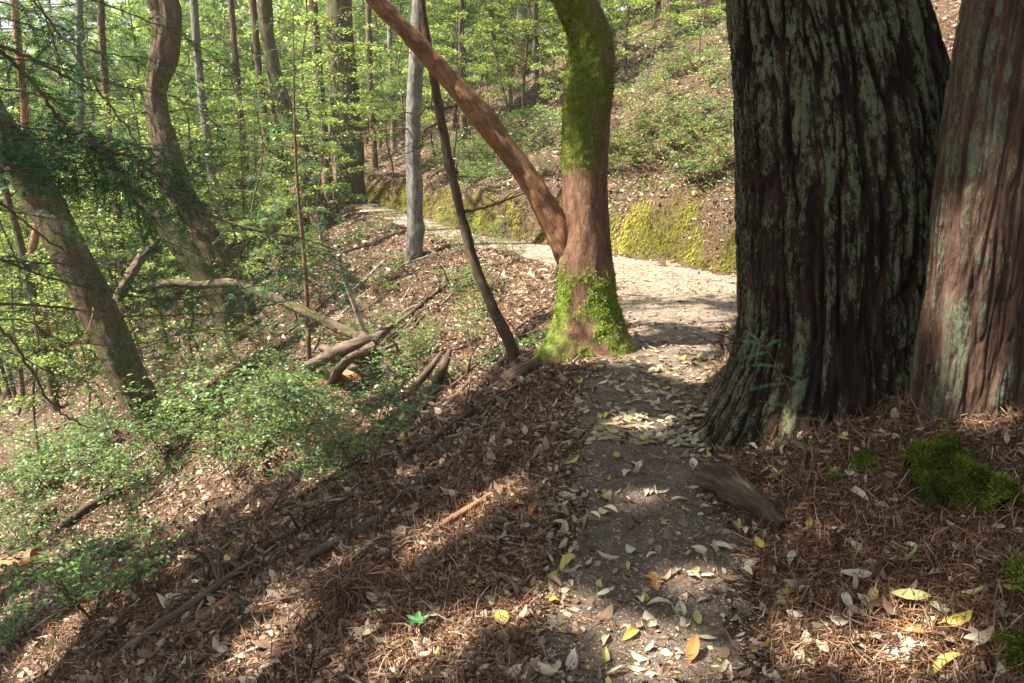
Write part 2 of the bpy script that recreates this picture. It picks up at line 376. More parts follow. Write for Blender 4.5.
M['twig'] = bark_mat('twig_bark', [(.35, (.045, .025, .015)), (.6, (.13, .075, .045)), (.9, (.22, .14, .09))], None, zs=.4, sc=40, bd=.002)
M['palet'] = bark_mat('pale_twig', [(.35, (.16, .12, .09)), (.6, (.32, .26, .2)), (.9, (.48, .42, .34))], None, zs=.2, sc=40, bd=.002)

# ------------------------------------------------------------------ ground, trail
def polar():
    r = np.concatenate([[0.02], np.geomspace(.5, 70, 620), np.geomspace(74, 600, 14)])
    a = np.concatenate([np.linspace(-46, 46, 560), np.linspace(47, 313, 110)]) * np.pi / 180
    A, RR = np.meshgrid(a, r); return (np.sin(A) * RR).ravel(), (np.cos(A) * RR).ravel(), len(r), len(a)
def moss_mask(x, y):
    d = _bil(_D, x, y); s = _bil(_S, x, y); w = trail_w(s); f = d - w
    m = sstep(-.02, .1, f) * (1 - sstep(.2, .5, f + .24*vnoise(P3(x, y, 1.6), 77) + .16*vnoise(P3(x, y, 5), 79))) * sstep(7.6, 8.8, s) * (1 - sstep(28, 40, s))
    return m * sstep(-1.05, -.2, fbm(P3(x, y, 4.5), 4, 78, .65) + .2*vnoise(P3(x, y, .9), 80))
gx, gy, nr, na = polar()
gz = H(gx, gy)
i = np.arange(nr - 1)[:, None] * na; j = np.arange(na)[None]; jn = (j + 1) % na
F = np.stack([i + j, i + na + j, i + na + jn, i + jn], -1).reshape(-1, 4)
tag(obj('ground', make_mesh('ground', [dict(V=np.stack([gx, gy, gz], 1), F=F, rnd=moss_mask(gx, gy))], M['ground'])), kind='structure')
# trail surface strip that dips under the ground at its ragged edges
ks = np.linspace(0, 1, 1400) ** 1.0
sy = np.concatenate([np.linspace(-3, 14, 900), np.linspace(14.05, 48, 260)])
Cf = catmull(TR, 60)
cx = np.interp(sy, Cf[:, 1], Cf[:, 0]); cyv = sy
tan = unit(np.stack([np.gradient(cx), np.gradient(cyv)], 1)); nrm = np.stack([tan[:, 1], -tan[:, 0]], 1)
u = np.linspace(-1.25, 1.25, 61)
W = trail_w(sy)
X = cx[:, None] + nrm[:, :1] * u * W[:, None]; Y = cyv[:, None] + nrm[:, 1:] * u * W[:, None]
Z = H(X.ravel(), Y.ravel())
uu = np.broadcast_to(u, X.shape).ravel()
edge = np.abs(uu) + .26 * fbm(P3(X.ravel(), Y.ravel(), 3.2), 5, 91, .65)
Z = Z + .007 - .045 * sstep(.82, 1.0, edge)
nn = len(u); i = np.arange(len(sy)-1)[:, None]*nn; j = np.arange(nn-1)[None]
F = np.stack([i+j, i+j+1, i+nn+j+1, i+nn+j], -1).reshape(-1, 4)
tag(obj('trail', make_mesh('trail', [dict(V=np.stack([X.ravel(), Y.ravel(), Z], 1), F=F)], M['trail'])), kind='structure')

def knobby(seed, amp=.13):
    def mod(D, S, C, tc, RR):
        k = 1/np.maximum(RR, .02); q = np.stack([tc[:, 0]*k*1.3, tc[:, 1]*k*1.3, tc[:, 2]*.35/ np.maximum(RR.mean(), .03)], 1)
        return 1 + amp*fbm(q, 3, seed, .6) + .5*amp*np.abs(vnoise(q*np.array([4, 4, 1.5]), seed+3)) + .14*sstep(.5, .9, vnoise(q*np.array([.8, .8, .9]), seed+8))
    return mod
# ------------------------------------------------------------------ hero trunks
def fluted(freq, amp, zf, seed, flare=None):
    def mod(D, S, C, tc, RR):
        ang = np.arctan2(D[:, 1], D[:, 0])
        q = np.stack([tc[:, 0]*freq, tc[:, 1]*freq, tc[:, 2]*zf], 1)
        wq = q + .6 * np.stack([vnoise(q*.6, seed+1), vnoise(q*.6, seed+2), 0*ang], 1)
        n = vnoise(wq, seed); rid = sstep(.0, .22, np.abs(n)) * (.65 + .7*np.abs(n))
        n2 = vnoise(wq * np.array([2.1, 2.1, 3.4]), seed+5); rid2 = sstep(.0, .3, np.abs(n2))
        n3 = vnoise(wq * np.array([5, 5, 7]), seed+6); n4 = vnoise(wq * np.array([3.2, 3.2, 14]), seed+7)
        big = vnoise(np.stack([tc[:, 0]*3.0, tc[:, 1]*3.0, tc[:, 2]*.5], 1), seed+9)
        h = (1.0*rid + .45*rid2 + .22*n3 + .15*n4) * 1.2 - .9
        m = 1 + (amp*h + amp*1.0*big) / RR
        if flare is not None: m = m * flare(ang, C)
        return m, np.clip(.5 + .5*h, 0, 1)
    return mod
def px_tube(rows, Y, **kw):
    """rows: (centre px, py, width px) measured on the photograph, all at depth Y (or own Y as 4th value)"""
    P = []; r = []
    for row in rows:
        y = row[3] if len(row) > 3 else Y
        p = at(row[0], row[1], y); dep = y*cP - (p[2]-CAMZ)*sP
        P.append(p); r.append(row[2] / 2 / FPX * dep)
    return np.array(P), np.array(r)

def crown_mesh(name, mat, n, rad, hgt, leaf, clumps=60, hollow=.25, seed=0, T=LEAF4):
    """leaf clumps hung through an uneven crown volume"""
    g = np.random.default_rng(seed)
    c = g.normal(size=(clumps, 3)); c = unit(c) * (g.random((clumps, 1)) ** .5)
    c = c * np.array([rad, rad, hgt]) * (1 + .25*g.normal(size=(clumps, 1)))
    k = g.integers(0, clumps, n); cr = (.10 + .16*g.random(clumps)) * rad * 1.3
    off = unit(g.normal(size=(n, 3))) * (g.random((n, 1)) ** .4) * cr[k][:, None] * np.array([1.2, 1.2, .55])
    P = c[k] + off
    Zn = unit(np.array([0, 0, 1.]) + .75*g.normal(size=(n, 3))); X_ = g.normal(size=(n, 3))
    sh = (k * .618 % 1) * .35
    ch = [scatter(T, P, X_, Zn, leaf*(.6+.8*g.random(n)), None, np.clip(g.random(n)*.7 + sh, 0, 1))]
    return make_mesh(name, ch, mat, False)
def limbs(top, rad, hgt, n, r0, seed):
    g = random.Random(seed); out = []
    for k in range(n):
        a = g.uniform(0, 6.28); e = g.uniform(.1, .8); l = rad * g.uniform(.6, 1.0)
        s = np.array(top) + np.array([0, 0, -g.uniform(0, hgt*.9)])
        d = np.array([math.cos(a), math.sin(a), e])
        P = [s, s + d*l*.35, s + d*l*.7 + np.array([0, 0, .1*l]), s + d*l + np.array([g.uniform(-.3, .3), g.uniform(-.3, .3), .1*l])]
        out += tube(P, [r0, r0*.7, r0*.4, r0*.1], 6, sub=3)
    return out
CR_BIG = crown_mesh('crown_tall', M['conif'], 10000, 3.6, 3.6, .17, 42, seed=3)
CR_BRD = crown_mesh('crown_broad', M['broad'], 1600, 3.0, 2.2, .11, 9, seed=4)
CR_SML = crown_mesh('crown_loose', M['broad'], 1100, 2.4, 2.0, .10, 7, seed=5)

def dead_twigs(P, r, base, seed, n=7):
    q = random.Random(seed); out = []
    S_ = np.concatenate([[0], np.cumsum(np.linalg.norm(np.diff(P, axis=0), axis=1))])
    for k in range(n):
        u_ = S_[-1]*q.uniform(.12, .75); s0 = np.array([np.interp(u_, S_, P[:, c]) for c in range(3)]) - base; a = q.uniform(0, 6.28); l_ = q.uniform(.7, 2.4)*min(1, P[0][1]/14)**1.5
        d_ = np.array([math.cos(a), math.sin(a), q.uniform(-.35, .35)]); r0 = q.uniform(.008, .018)
        Q = [s0, s0+d_*l_*.35, s0+d_*l_*.7+[q.gauss(0, .1), q.gauss(0, .1), q.gauss(0, .12)], s0+d_*l_+[q.gauss(0, .15), q.gauss(0, .15), q.gauss(-.05, .18)]]
        ch = tube(Q, [r0, r0*.75, r0*.5, r0*.2], 5, sub=4, cap=False); Qc = catmull(np.array(Q), 6)
        for j in range(6):
            b0 = Qc[q.randrange(5, len(Qc))]; e_ = unit(d_*.7 + np.array([q.gauss(0, 1), q.gauss(0, 1), q.gauss(0, .7)]))*l_*q.uniform(.12, .35)
            ch += tube([b0, b0+e_*.5+[0, 0, q.gauss(0, .03)], b0+e_], [r0*.4, r0*.3, r0*.12], 4, cap=False)
        out.append(ch)
    return out
def big_tree(name, label, rows, Y, mat, mod=None, n=48, dz=.02, group=None, top=None, crown=CR_BIG, crown_scale=1, taper=.5, bury=.35, extra=None, cat='tree'):
    P, r = px_tube(rows, Y)                                     # rows go from the base upwards
    if top:                                                      # continue above the picture
        d = unit(P[-1] - P[-2]); d = unit(d*.6 + np.array([0, 0, .4])); L0 = top
        P = np.vstack([P, P[-1] + d*L0*.5, P[-1] + d*L0*.5 + np.array([0, 0, L0*.5])]); r = np.append(r, [r[-1]*(1+taper)/2, r[-1]*taper*.6])
    dd = unit(P[1]-P[0]); b = P[0].copy()
    while b[2] > hz(b[0], b[1]) - bury and b[2] > P[0][2] - 4: b = b - dd*np.array([.6, .6, 1])*.1
    P = np.vstack([b, P]); r = np.append(r[0]*1.12, r)
    base = np.array([P[1][0], P[1][1], hz(P[1][0], P[1][1])])
    Ls = np.linalg.norm(P[-1]-P[0]); sub = max(2, int(Ls/dz/len(P))) if mod else 8
    t = thing(name, label, cat, base, group)
    ch = tube(P - base, r, n, mod, sub=sub)
    if top and crown is not None: ch += limbs(P[-1]-base, 2.6*crown_scale, 3.5*crown_scale, 9, r[-1]*.5+.02, len(label))
    if extra: ch += extra(base)
    nb_ = dead_twigs(P, r, base, len(label)*7+int(P[0][0]*10)) if top else []
    obj('trunk', make_mesh(name+'_trunk', ch, mat), t)
    for bb in nb_: obj('branch', make_mesh('bare_branch', bb, M['twig']), t)
    if top and crown is not None:
        c = obj('crown', crown, t, P[-1]-base + np.array([0, 0, -.5])); c.scale = (crown_scale,)*3; c.rotation_euler.z = random.uniform(0, 6)
    return t, base, P, r

# ---- the big redwood at the trail's edge
Yb = 4.45
def flareA(ang, C):
    k = np.clip((.75 - C[:, 2]) / .75, 0, 1.5)**1.6
    lobe = .5 + .5*np.cos(ang*5 + .9) * np.cos(ang*2 + .3)
    left = np.maximum(0, np.cos(ang - np.pi*1.12))**2
    return 1 + k*(.07 + .22*lobe + .30*left)
rowsA = [(838, 475, 205), (842, 420, 203), (845, 360, 202), (846, 290, 203), (846, 200, 203), (840, 120, 198), (830, 50, 185), (820, -10, 170), (815, -120, 160)]
def subdiv_rows(rows): return rows
def make_hero(name, label, rows, Y, mat, freq, amp, zf, seed, flare, n, nz, top, bury, crown_scale=1.0):
    P, r = px_tube(rows, Y)
    d = unit(P[-1]-P[-2])
    ztop = P[-1]
    b = P[0] - np.array([0, 0, bury]); P = np.vstack([b, P]); r = np.append(r[0], r)
    base = np.array([P[1][0], P[1][1], hz(P[1][0], P[1][1])])
    t = thing(name, label, 'tree', base)
    mod = fluted(freq, amp, zf, seed, None)
    def mod2(D, S, C, tc, RR):
        m, h = mod(D, S, C, tc, RR)
        if flare is not None: m = m * flare(np.arctan2(D[:, 1], D[:, 0]), C + base)
        return m, h
    sub = max(2, nz // len(P))
    ch = tube(P - base, r, n, mod2, sub=sub, cap=False)
    up = np.array([ztop-base, ztop-base+np.array([d[0]*2, d[1]*2, 3.]), ztop-base+np.array([d[0]*3, d[1]*3, 9.]), ztop-base+np.array([d[0]*3, d[1]*3, 14.])])
    ch += tube(up, [r[-1]*.99, r[-1]*.85, r[-1]*.55, r[-1]*.15], 24, sub=5, seed=3)
    ch += limbs(up[-1], 3*crown_scale, 8, 16, .06, seed)
    obj('trunk', make_mesh(name+'_trunk', ch, mat), t)
    for k in range(2):
        c = obj('crown', CR_BIG, t, up[-1] + np.array([0, 0, -1.5-4.5*k])); c.scale = (crown_scale,)*3; c.rotation_euler.z = k*2.
    return t, base
make_hero('redwood_tree', 'huge dark redwood with furrowed bark and pale green lichen beside the trail', rowsA, Yb,
          M['redwood'], 17, .030, 1.5, 101, flareA, 760, 800, 12, .5)
# ---- the second redwood at the frame's right edge
def flareB(ang, C):
    k = np.clip((1.0 - C[:, 2]) / .6, 0, 1.5)**1.5
    return 1 + k*(.05 + .10*(.5+.5*np.cos(ang*4+1)))
rowsB = [(968, 462, 94), (975, 410, 100), (984, 350, 110), (997, 260, 118), (1008, 180, 124), (1025, 80, 126), (1040, -5, 126), (1058, -110, 122)]
make_hero('redwood_tree', 'slimmer leaning redwood with red-brown bark and green lichen at the right edge', rowsB, 3.55,
          M['redwood_r'], 20, .016, 1.3, 141, flareB, 460, 700, 12, .4, .8)

# ---- the moss-covered madrone in the middle
def blades(V, Nn, n, ln, wd, droop, seed, T=LEAF4):
    return None
def surf_blades(P, Nn, ln, wd, hang=.6, mat=None):
    n = len(P); X_ = unit(Nn*.55 + np.array([0, 0, -hang]) + .5*rng.normal(size=(n, 3))); Z_ = unit(Nn + .4*rng.normal(size=(n, 3)))
    return scatter(LEAF4, P - Nn*.004, X_, Z_, ln*(.5+rng.random(n)), wd*(.6+.8*rng.random(n)))
Ym = 6.5
rowsM = [(588, 338, 66), (588, 315, 62), (588, 290, 58), (586, 262, 56), (587, 230, 49), (586, 180, 46), (587, 130, 48), (590, 85, 50), (592, 50, 44), (585, 22, 40), (571, -5, 38), (550, -50, 36), (535, -110, 34)]
Pm, rm = px_tube(rowsM, Ym)
bm_ = np.array([Pm[0][0], Pm[0][1], hz(Pm[0][0], Pm[0][1])])
mad = thing('madrone_tree', 'forked madrone with thick green moss on its upright trunk, at the trail edge', 'tree', bm_)
def moss_m(X, Cz, D):
    """where moss grows on the trunk: world position -> 0..1"""
    pxx, pyy = X[:, 0]/Ym*FPX+512, None
    z = X[:, 2]; n = fbm(X*np.array([7, 7, 4]), 3, 201)
    up = sstep(1.35, 1.62, z + .14*n) * (1 - .55*sstep(2.35, 2.7, z) * sstep(.1, .4, n+.3))
    side = sstep(-.35, .55, -D[:, 0]*.7 - D[:, 1]*.3 + .5*n + .30)
    a = up * side
    side2 = sstep(.0, .5, D[:, 0]*.15 - D[:, 1]*.35 + .75*n + .08)
    left2 = sstep(.35, .8, -D[:, 0] + .4*n)
    lo = (1 - sstep(.50, .78, z + .16*n)) * np.maximum(side2, left2)
    return np.clip(np.maximum(a, lo), 0, 1)
def modM(D, S, C, tc, RR):
    ang = np.arctan2(D[:, 1], D[:, 0]); Cw = C + bm_
    k = np.clip((.42 - Cw[:, 2]) / .42, 0, 1.6)**1.7
    lob = np.maximum(0, np.cos(ang - R(215)))**5*1.2 + np.maximum(0, np.cos(ang - R(325)))**5*.8 + np.maximum(0, np.cos(ang - R(270)))**8*.35 + np.maximum(0, np.cos(ang-R(60)))**2*.3
    n = fbm(np.stack([tc[:, 0]*9, tc[:, 1]*9, tc[:, 2]*2.0], 1), 3, 210)
    bulge = .10*vnoise(np.stack([tc[:, 0]*5, tc[:, 1]*5, tc[:, 2]*1.3], 1), 211)
    m = 1 + k*(.0 + .62*lob) + .035*n + bulge
    Xw = Cw + D*RR[:, None]*m[:, None]
    mk = moss_m(Xw, Cw[:, 2], D)
    m = m + mk*(.03 + .05*fbm(Xw*28, 2, 215))
    return m, mk
Pm2 = np.vstack([Pm[0] - np.array([0, 0, .4]), Pm]); rm2 = np.append(rm[0], rm)
Pm2 = np.vstack([Pm2, Pm2[-1] + [-.5, .2, 2.0], Pm2[-1] + [-.3, .4, 4.5]]); rm2 = np.append(rm2, [.10, .05])
tr = tube(Pm2 - bm_, rm2, 128, modM, sub=26)
mt = obj('trunk', make_mesh('madrone_trunk', tr, M['madrone']), mad)
V = tr[0]['V']; mk = tr[0]['rnd']
me = mt.data; nv = np.zeros(len(me.vertices)*3, np.float32); me.vertices.foreach_get('normal', nv); nv = nv.reshape(-1, 3)[:len(V)]
def moss_pts(mask, n):
    w = np.clip(mask, 0, 1); w = w / w.sum(); k = rng.choice(len(V), n, p=w)
    P = V[k] + rng.normal(size=(n, 3))*.006; return P, nv[k].astype(float)
zz = V[:, 2] + bm_[2]
Pq, Nq = moss_pts(mk*(zz > .95)*(zz < 4), 26000)
obj('upper_moss', make_mesh('upper_moss', [surf_blades(Pq, Nq, .015, .010, .5)], M['moss_t'], False), mad)
Pq, Nq = moss_pts(mk*(zz < .95)*(zz > -.5), 16000)
obj('lower_moss', make_mesh('lower_moss', [surf_blades(Pq, Nq, .018, .012, .4)], M['moss_g'], False), mad)
rowsLm = [(588, 318, 16), (580, 285, 30), (566, 247, 33), (546, 208, 28), (520, 166, 24), (497, 137, 24), (478, 112, 25), (455, 86, 21), (432, 60, 20), (410, 36, 18), (385, 10, 18), (365, -12, 17), (320, -60, 16)]
Pl, rl = px_tube(rowsLm, Ym); rl = rl*.90; Pl[:, 1] += np.interp(np.arange(len(Pl)), [0, 3, 5, len(Pl)-1], [.06, -.02, -.05, -.35])
Pl = np.vstack([Pl, Pl[-1] + [-1.0, -.2, 1.4], Pl[-1] + [-1.6, -.2, 3.0]]); rl = np.append(rl, [.055, .02])
obj('limb', make_mesh('madrone_limb', tube(Pl - bm_, rl, 64, knobby(77, .06), sub=24, rough=.06, seed=2), M['madlimb']), mad)
for top, sc in ((Pm2[-1]-bm_, .8), (Pl[-1]-bm_, .7)):
    c = obj('crown', CR_BRD, mad, top); c.scale = (sc,)*3

# ------------------------------------------------------------------ mid-distance trees measured on the photograph
def gdepth(px, py): return ground(px, py)[1]
def mid(name, label, rows, mat, Y=None, top=7, crown=CR_BRD, cs=1.0, n=40, group=None, rough=.10, extra=None):
    if Y is None: Y = gdepth(rows[0][0], rows[0][1])
    return big_tree(name, label, [(a, b, c*.82, *d) for a, b, c, *d in rows], Y, mat, knobby(len(label)*3+int(rows[0][0])), n, dz=.05, group=group, top=top, crown=crown, crown_scale=cs, bury=.5, extra=extra)
mid('pale_trunk_tree', 'straight pale grey tree trunk beside the narrow leaning brown stem', [(414, 258, 22), (415, 200, 19), (413, 130, 18), (416, 60, 18), (419, -5, 17)], M['grey'], cs=.9)
mid('slender_tree', 'slender brown stem leaning left from beside the fallen log, in front of the madrone', [(516, 358, 15), (494, 310, 13), (472, 255, 12), (452, 175, 11), (443, 130, 11), (434, 80, 10), (424, 20, 9), (420, -20, 9)], M['brown'], Y=6.9, cs=.6, top=4, n=14, crown=CR_SML)
Yf = None
mid('oak_tree', 'thick brown leaning trunk on the far left sloping up out of the frame', [(152, 432, 44), (128, 375, 40), (98, 310, 42), (70, 250, 42), (42, 200, 42), (12, 150, 44), (-30, 80, 44)], M['oak'], Y=Yf, cs=1.0, top=6, n=72)
mid('oak_tree', 'crooked reddish trunk with a bulge high up, behind the hanging boughs on the left', [(238, 310, 44), (222, 270, 38), (203, 235, 34), (182, 195, 32), (168, 155, 32), (158, 115, 26), (157, 85, 24), (165, 50, 33), (166, 15, 36), (158, -20, 36)], M['oak'], Y=15.5, cs=1.1, top=6, n=72)
mid('leaning_tree', 'mossy dark trunk tilting left across the foot of the crooked reddish trunk', [(222, 306, 28), (197, 268, 26), (166, 228, 24), (135, 192, 20), (108, 160, 14), (82, 128, 8), (70, 108, 2)], M['dull'], Y=14.5, top=None)
mid('pale_trunk_tree', 'thin pale grey trunk rising between the crooked trunk and the dark mossy trunks', [(226, 262, 12), (220, 225, 11), (212, 175, 10), (204, 115, 9), (197, 50, 9), (193, -10, 9)], M['grey'], Y=20, cs=1.0)
mid('mossy_tree', 'stout mossy brown trunk leaning left just before the distant bend of the trail', [(326, 238, 30), (314, 200, 27), (302, 160, 25), (290, 125, 21), (279, 90, 17), (270, 50, 15), (262, -5, 15)], M['dull'], Y=21, cs=1.2)
mid('mossy_tree', 'broad upright trunk coated with green moss beside the distant bend of the trail', [(353, 208, 38), (350, 170, 34), (346, 110, 33), (341, 50, 31), (338, -10, 30)], M['dull'], Y=25, cs=1.3)
far = [
 ('thin brown trunk, first in the row right of the pale grey stem', 'slender_tree', [(252, 250, 9), (246, 180, 8), (240, 110, 8), (234, 40, 7), (230, -10, 7)], 'brown', 22),
 ('dark thin trunk close to the stout leaning mossy trunk', 'slender_tree', [(275, 250, 10), (271, 190, 9), (264, 120, 9), (258, 60, 8), (252, -10, 8)], 'brown', 21),
 ('very dark slim trunk touching the left of the stout mossy trunk', 'slender_tree', [(292, 245, 11), (286, 200, 10), (280, 150, 10), (272, 90, 9), (268, -10, 9)], 'dull', 22),
 ('slim grey-brown trunk between the two mossy trunks by the distant bend', 'slender_tree', [(330, 215, 10), (326, 150, 9), (320, 80, 9), (312, -10, 9)], 'brown', 27),
 ('far brown trunk seen above the red madrone limb', 'far_tree', [(523, 120, 20), (523, 60, 19), (525, 0, 18), (526, -30, 18)], 'brown', 38),
 ('far thick grey-brown trunk high on the slope left of the big redwood', 'far_tree', [(676, 45, 20), (672, 20, 19), (668, -10, 18)], 'brown', 30),
 ('pale slim trunk just right of the madrone top', 'far_tree', [(618, 90, 8), (613, 40, 8), (611, -10, 8)], 'grey', 30),
 ('thin upright sapling standing between the madrone limb and its upright trunk', 'sapling', [(537, 145, 5), (538, 100, 5), (535, 50, 4), (535, -5, 4)], 'brown', 25),
 ('thin dark sapling just right of the leaning slender stem', 'sapling', [(463, 135, 6), (462, 90, 5), (460, 40, 5), (462, -5, 5)], 'brown', 24),
 ('slanted thin sapling on the slope behind the madrone limb', 'sapling', [(520, 140, 6), (508, 110, 5), (498, 70, 5), (492, 20, 5)], 'brown', 24),
 ('reddish curving small trunk at the far left edge below the boughs', 'far_tree', [(42, 310, 11), (37, 280, 11), (32, 255, 10), (38, 215, 9), (28, 150, 9), (20, 60, 9)], 'madlimb', 17),
 ('dark narrow trunk at the extreme left edge behind the boughs', 'far_tree', [(34, 300, 9), (22, 250, 9), (8, 200, 8), (-8, 140, 8)], 'dull', 16),
 ('thin straight trunk left of the crooked reddish trunk', 'slender_tree', [(122, 270, 10), (116, 200, 9), (108, 120, 8), (102, 40, 8), (100, -10, 8)], 'brown', 19),
 ('thin pale trunk between the far left thick trunk and the crooked one', 'slender_tree', [(88, 250, 9), (85, 180, 8), (80, 90, 8), (78, -10, 8)], 'grey', 24),
 ('thin trunk right of the broad moss-coated trunk', 'slender_tree', [(378, 205, 8), (374, 150, 8), (370, 80, 7), (368, -10, 7)], 'brown', 30),
 ('narrow trunk midway between the broad mossy trunk and the pale grey trunk', 'slender_tree', [(394, 190, 6), (393, 120, 6), (390, 50, 6), (390, -10, 6)], 'grey', 33),
]
for lab, nm, rows, mt_, Y in far:
    mid(nm, lab, rows, M[mt_], Y=Y, cs=1.0, top=6, n=10, crown=CR_SML if Y < 30 else CR_BRD)

# ------------------------------------------------------------------ understory trees (proto + copies)
def understory(seed, hgt=6, nb=26, leaf=.075, mat='broad', conifer=False, low=.15, per=560):
    g = np.random.default_rng(seed); tr_ = []; P = [np.array([0, 0, -.4])]
    for k in range(5): P.append(P[-1] + np.array([g.normal()*.12, g.normal()*.12, hgt/5+.08]))
    P = np.array(P); tr_ += tube(P, np.linspace(.055, .012, len(P))*(hgt/6), 8, sub=4)
    LP = []; LX = []; LZ = []
    for b in range(nb):
        f = low + (1-low)*(b + g.random())/nb; z = f*hgt; q = np.array([np.interp(z, P[:, 2], P[:, 0]), np.interp(z, P[:, 2], P[:, 1]), z])
        a = b*2.4 + g.normal()*.4; ln = (1.15 - .75*f)*hgt*.36*(.7+.5*g.random())
        d = np.array([math.cos(a), math.sin(a), .35 if not conifer else .05])
        B = np.array([q, q + d*ln*.4, q + d*ln*.75 + [0, 0, -.03*ln], q + d*ln + [0, 0, -.16*ln - (.1*ln if conifer else 0)]])
        tr_ += tube(B, np.array([.014, .010, .006, .002])*(hgt/6), 4, sub=3, cap=False)
        n = int(per*(.5+.8*g.random())*ln/1.5); s = g.random(n)**.6*.95 + .1
        Bc = catmull(B, 8); idx = s*(len(Bc)-1); pb = np.stack([np.interp(idx, np.arange(len(Bc)), Bc[:, c]) for c in range(3)], 1)
        lat = np.array([-d[1], d[0], 0]); side = g.choice([-1, 1], n)*g.random(n)*.36*ln*(1.1 - s*.8)
        # leaves gather along side twigs
        tw = np.round(idx*1.2)/1.2; pb2 = np.stack([np.interp(tw, np.arange(len(Bc)), Bc[:, c]) for c in range(3)], 1)
        pos = pb2 + lat*side[:, None] + (d*np.abs(side)[:, None]*.5) + np.array([0, 0, -1])*(np.abs(side)*.35)[:, None] + g.normal(size=(n, 3))*.035
        LP.append(pos); LX.append(unit(lat*np.sign(side)[:, None] + d*.7 + .5*g.normal(size=(n, 3)))); LZ.append(unit(np.array([0, 0, 1.]) + .45*g.normal(size=(n, 3))))
    LP = np.vstack(LP); n = len(LP); sz = leaf*(.6+.8*g.random(n))
    ch = scatter(LEAF4, LP, np.vstack(LX), np.vstack(LZ), sz*(1.3 if conifer else 1), sz*(.42 if conifer else 1.0), np.clip(g.random(n), 0, 1))
    return make_mesh('understory_trunk', tr_, M['brown']), make_mesh('understory_crown', [ch], M[mat], False)
UND = [understory(1, 6, 30, .085), understory(2, 7.5, 34, .085, low=.1), understory(3, 5, 26, .08, low=.08),
       understory(4, 9, 46, .11, 'conif', True, .08, 520), understory(5, 10, 50, .11, 'conif', True, .2, 520)]
ULAB = {0: ('leafy_tree', 'small light green leafy tree'), 1: ('leafy_tree', 'taller bushy light green tree'), 2: ('leafy_tree', 'low spreading leafy green tree'),
        3: ('conifer_tree', 'young conifer with layered low boughs'), 4: ('conifer_tree', 'tall young conifer with drooping boughs')}
def place(u, x, y, sc, rz, where, grp):
    nm, lb = ULAB[u]; t = thing(nm, lb + ' ' + where, 'tree', (x, y, hz(x, y)), grp); t.rotation_euler.z = rz; t.scale = (sc,)*3
    obj('trunk', UND[u][0], t); obj('crown', UND[u][1], t); return t
g = random.Random(5)
def clear_line(x, y, mind):
    d = _bil(_D, np.array([x]), np.array([y]))[0]; return abs(d) > mind
cnt = 0
spots = []
def try_spot(x, y, sep):
    if any((x-a)**2 + (y-b)**2 < sep*sep for a, b in spots): return False
    spots.append((x, y)); return True
# left slope below the trail, beyond ~17 m
while cnt < 30:
    y = g.uniform(21, 44); px = g.uniform(-40, 400); x = (px-512)/FPX*y*1.02
    if not clear_line(x, y, 2.6) or not try_spot(x, y, 2.3): continue
    place(g.choice([0, 1, 3, 4, 2, 0, 4]), x, y, g.uniform(.8, 1.35), g.uniform(0, 6.28), 'on the falling slope in the left background', 'background trees below the trail'); cnt += 1
cnt = 0
while cnt < 26:
    y = g.uniform(23, 46); px = g.uniform(395, 770); x = (px-512)/FPX*y*1.02
    if not clear_line(x, y, 2.6) or not try_spot(x, y, 2.3): continue
    place(g.choice([0, 1, 2, 2, 0, 4]), x, y, g.uniform(.7, 1.1), g.uniform(0, 6.28), 'on the rising slope behind the madrone', 'background trees above the trail'); cnt += 1

AIRY = [understory(11, 3.4, 18, .075, low=.22, per=210), understory(12, 4.6, 24, .08, low=.25, per=230), understory(13, 3.6, 18, .075, 'conif', True, .2, 260)]
for (px, Y, k, sc) in ((308, 20.5, 0, 1.2), (345, 23, 1, 1.15), (270, 18.5, 2, 1.2), (225, 16.5, 2, 1.3), (165, 17, 1, 1.2), (120, 15.5, 0, 1.2), (85, 18.5, 0, 1.4), (45, 17.5, 2, 1.5), (190, 19.5, 0, 1.5), (10, 19, 1, 1.5), (255, 21.5, 0, 1.5), (330, 25.5, 1, 1.6), (140, 23, 2, 1.6), (575, 23, 0, 1.1), (640, 22, 0, .8), (690, 20, 0, .7), (560, 18, 0, .7), (95, 25, 1, 1.4), (130, 27, 0, 1.5), (180, 22, 1, 1.3), (205, 26, 1, 1.5), (238, 28, 0, 1.5), (262, 24, 1, 1.3), (290, 27, 1, 1.4), (325, 29, 0, 1.4), (60, 24, 1, 1.4), (25, 26, 1, 1.5), (395, 27, 0, 1.1), (415, 29, 1, 1.2), (440, 26, 0, 1.0), (470, 28, 1, 1.2), (505, 25, 0, 1.0), (540, 28, 1, 1.1), (-10, 23, 0, 1.4), (150, 31, 1, 1.6), (245, 32, 1, 1.6), (350, 33, 1, 1.5), (70, 15, 0, 1), (110, 18, 1, 1), (150, 20, 2, 1.1), (190, 15.5, 0, .8), (250, 17, 2, 1), (285, 14.5, 0, .7), (330, 16.5, 1, .7), (300, 13.5, 0, .6), (20, 13, 1, .8), (215, 19, 1, 1.1), (140, 13.5, 2, .8),
                       (50, 20, 1, 1.2), (280, 19, 2, 1), (455, 19.5, 1, .8), (490, 21, 0, .9), (-20, 17, 2, 1.2), (0, 21, 1, 1.2), (170, 24, 1, 1.3)):
    x = (px-512)/FPX*Y*1.02
    t = thing('slim_sapling', ['slim leafy sapling with sparse light green leaves among the background trunks', 'taller slim leafy sapling with sparse leaves among the background trunks', 'slim conifer sapling with thin sprays among the background trunks'][k], 'sapling', (x, Y, hz(x, Y)), 'slim saplings among the background trunks')
    t.rotation_euler.z = g.uniform(0, 6.28); t.scale = (sc,)*3; obj('trunk', AIRY[k][0], t); obj('crown', AIRY[k][1], t)

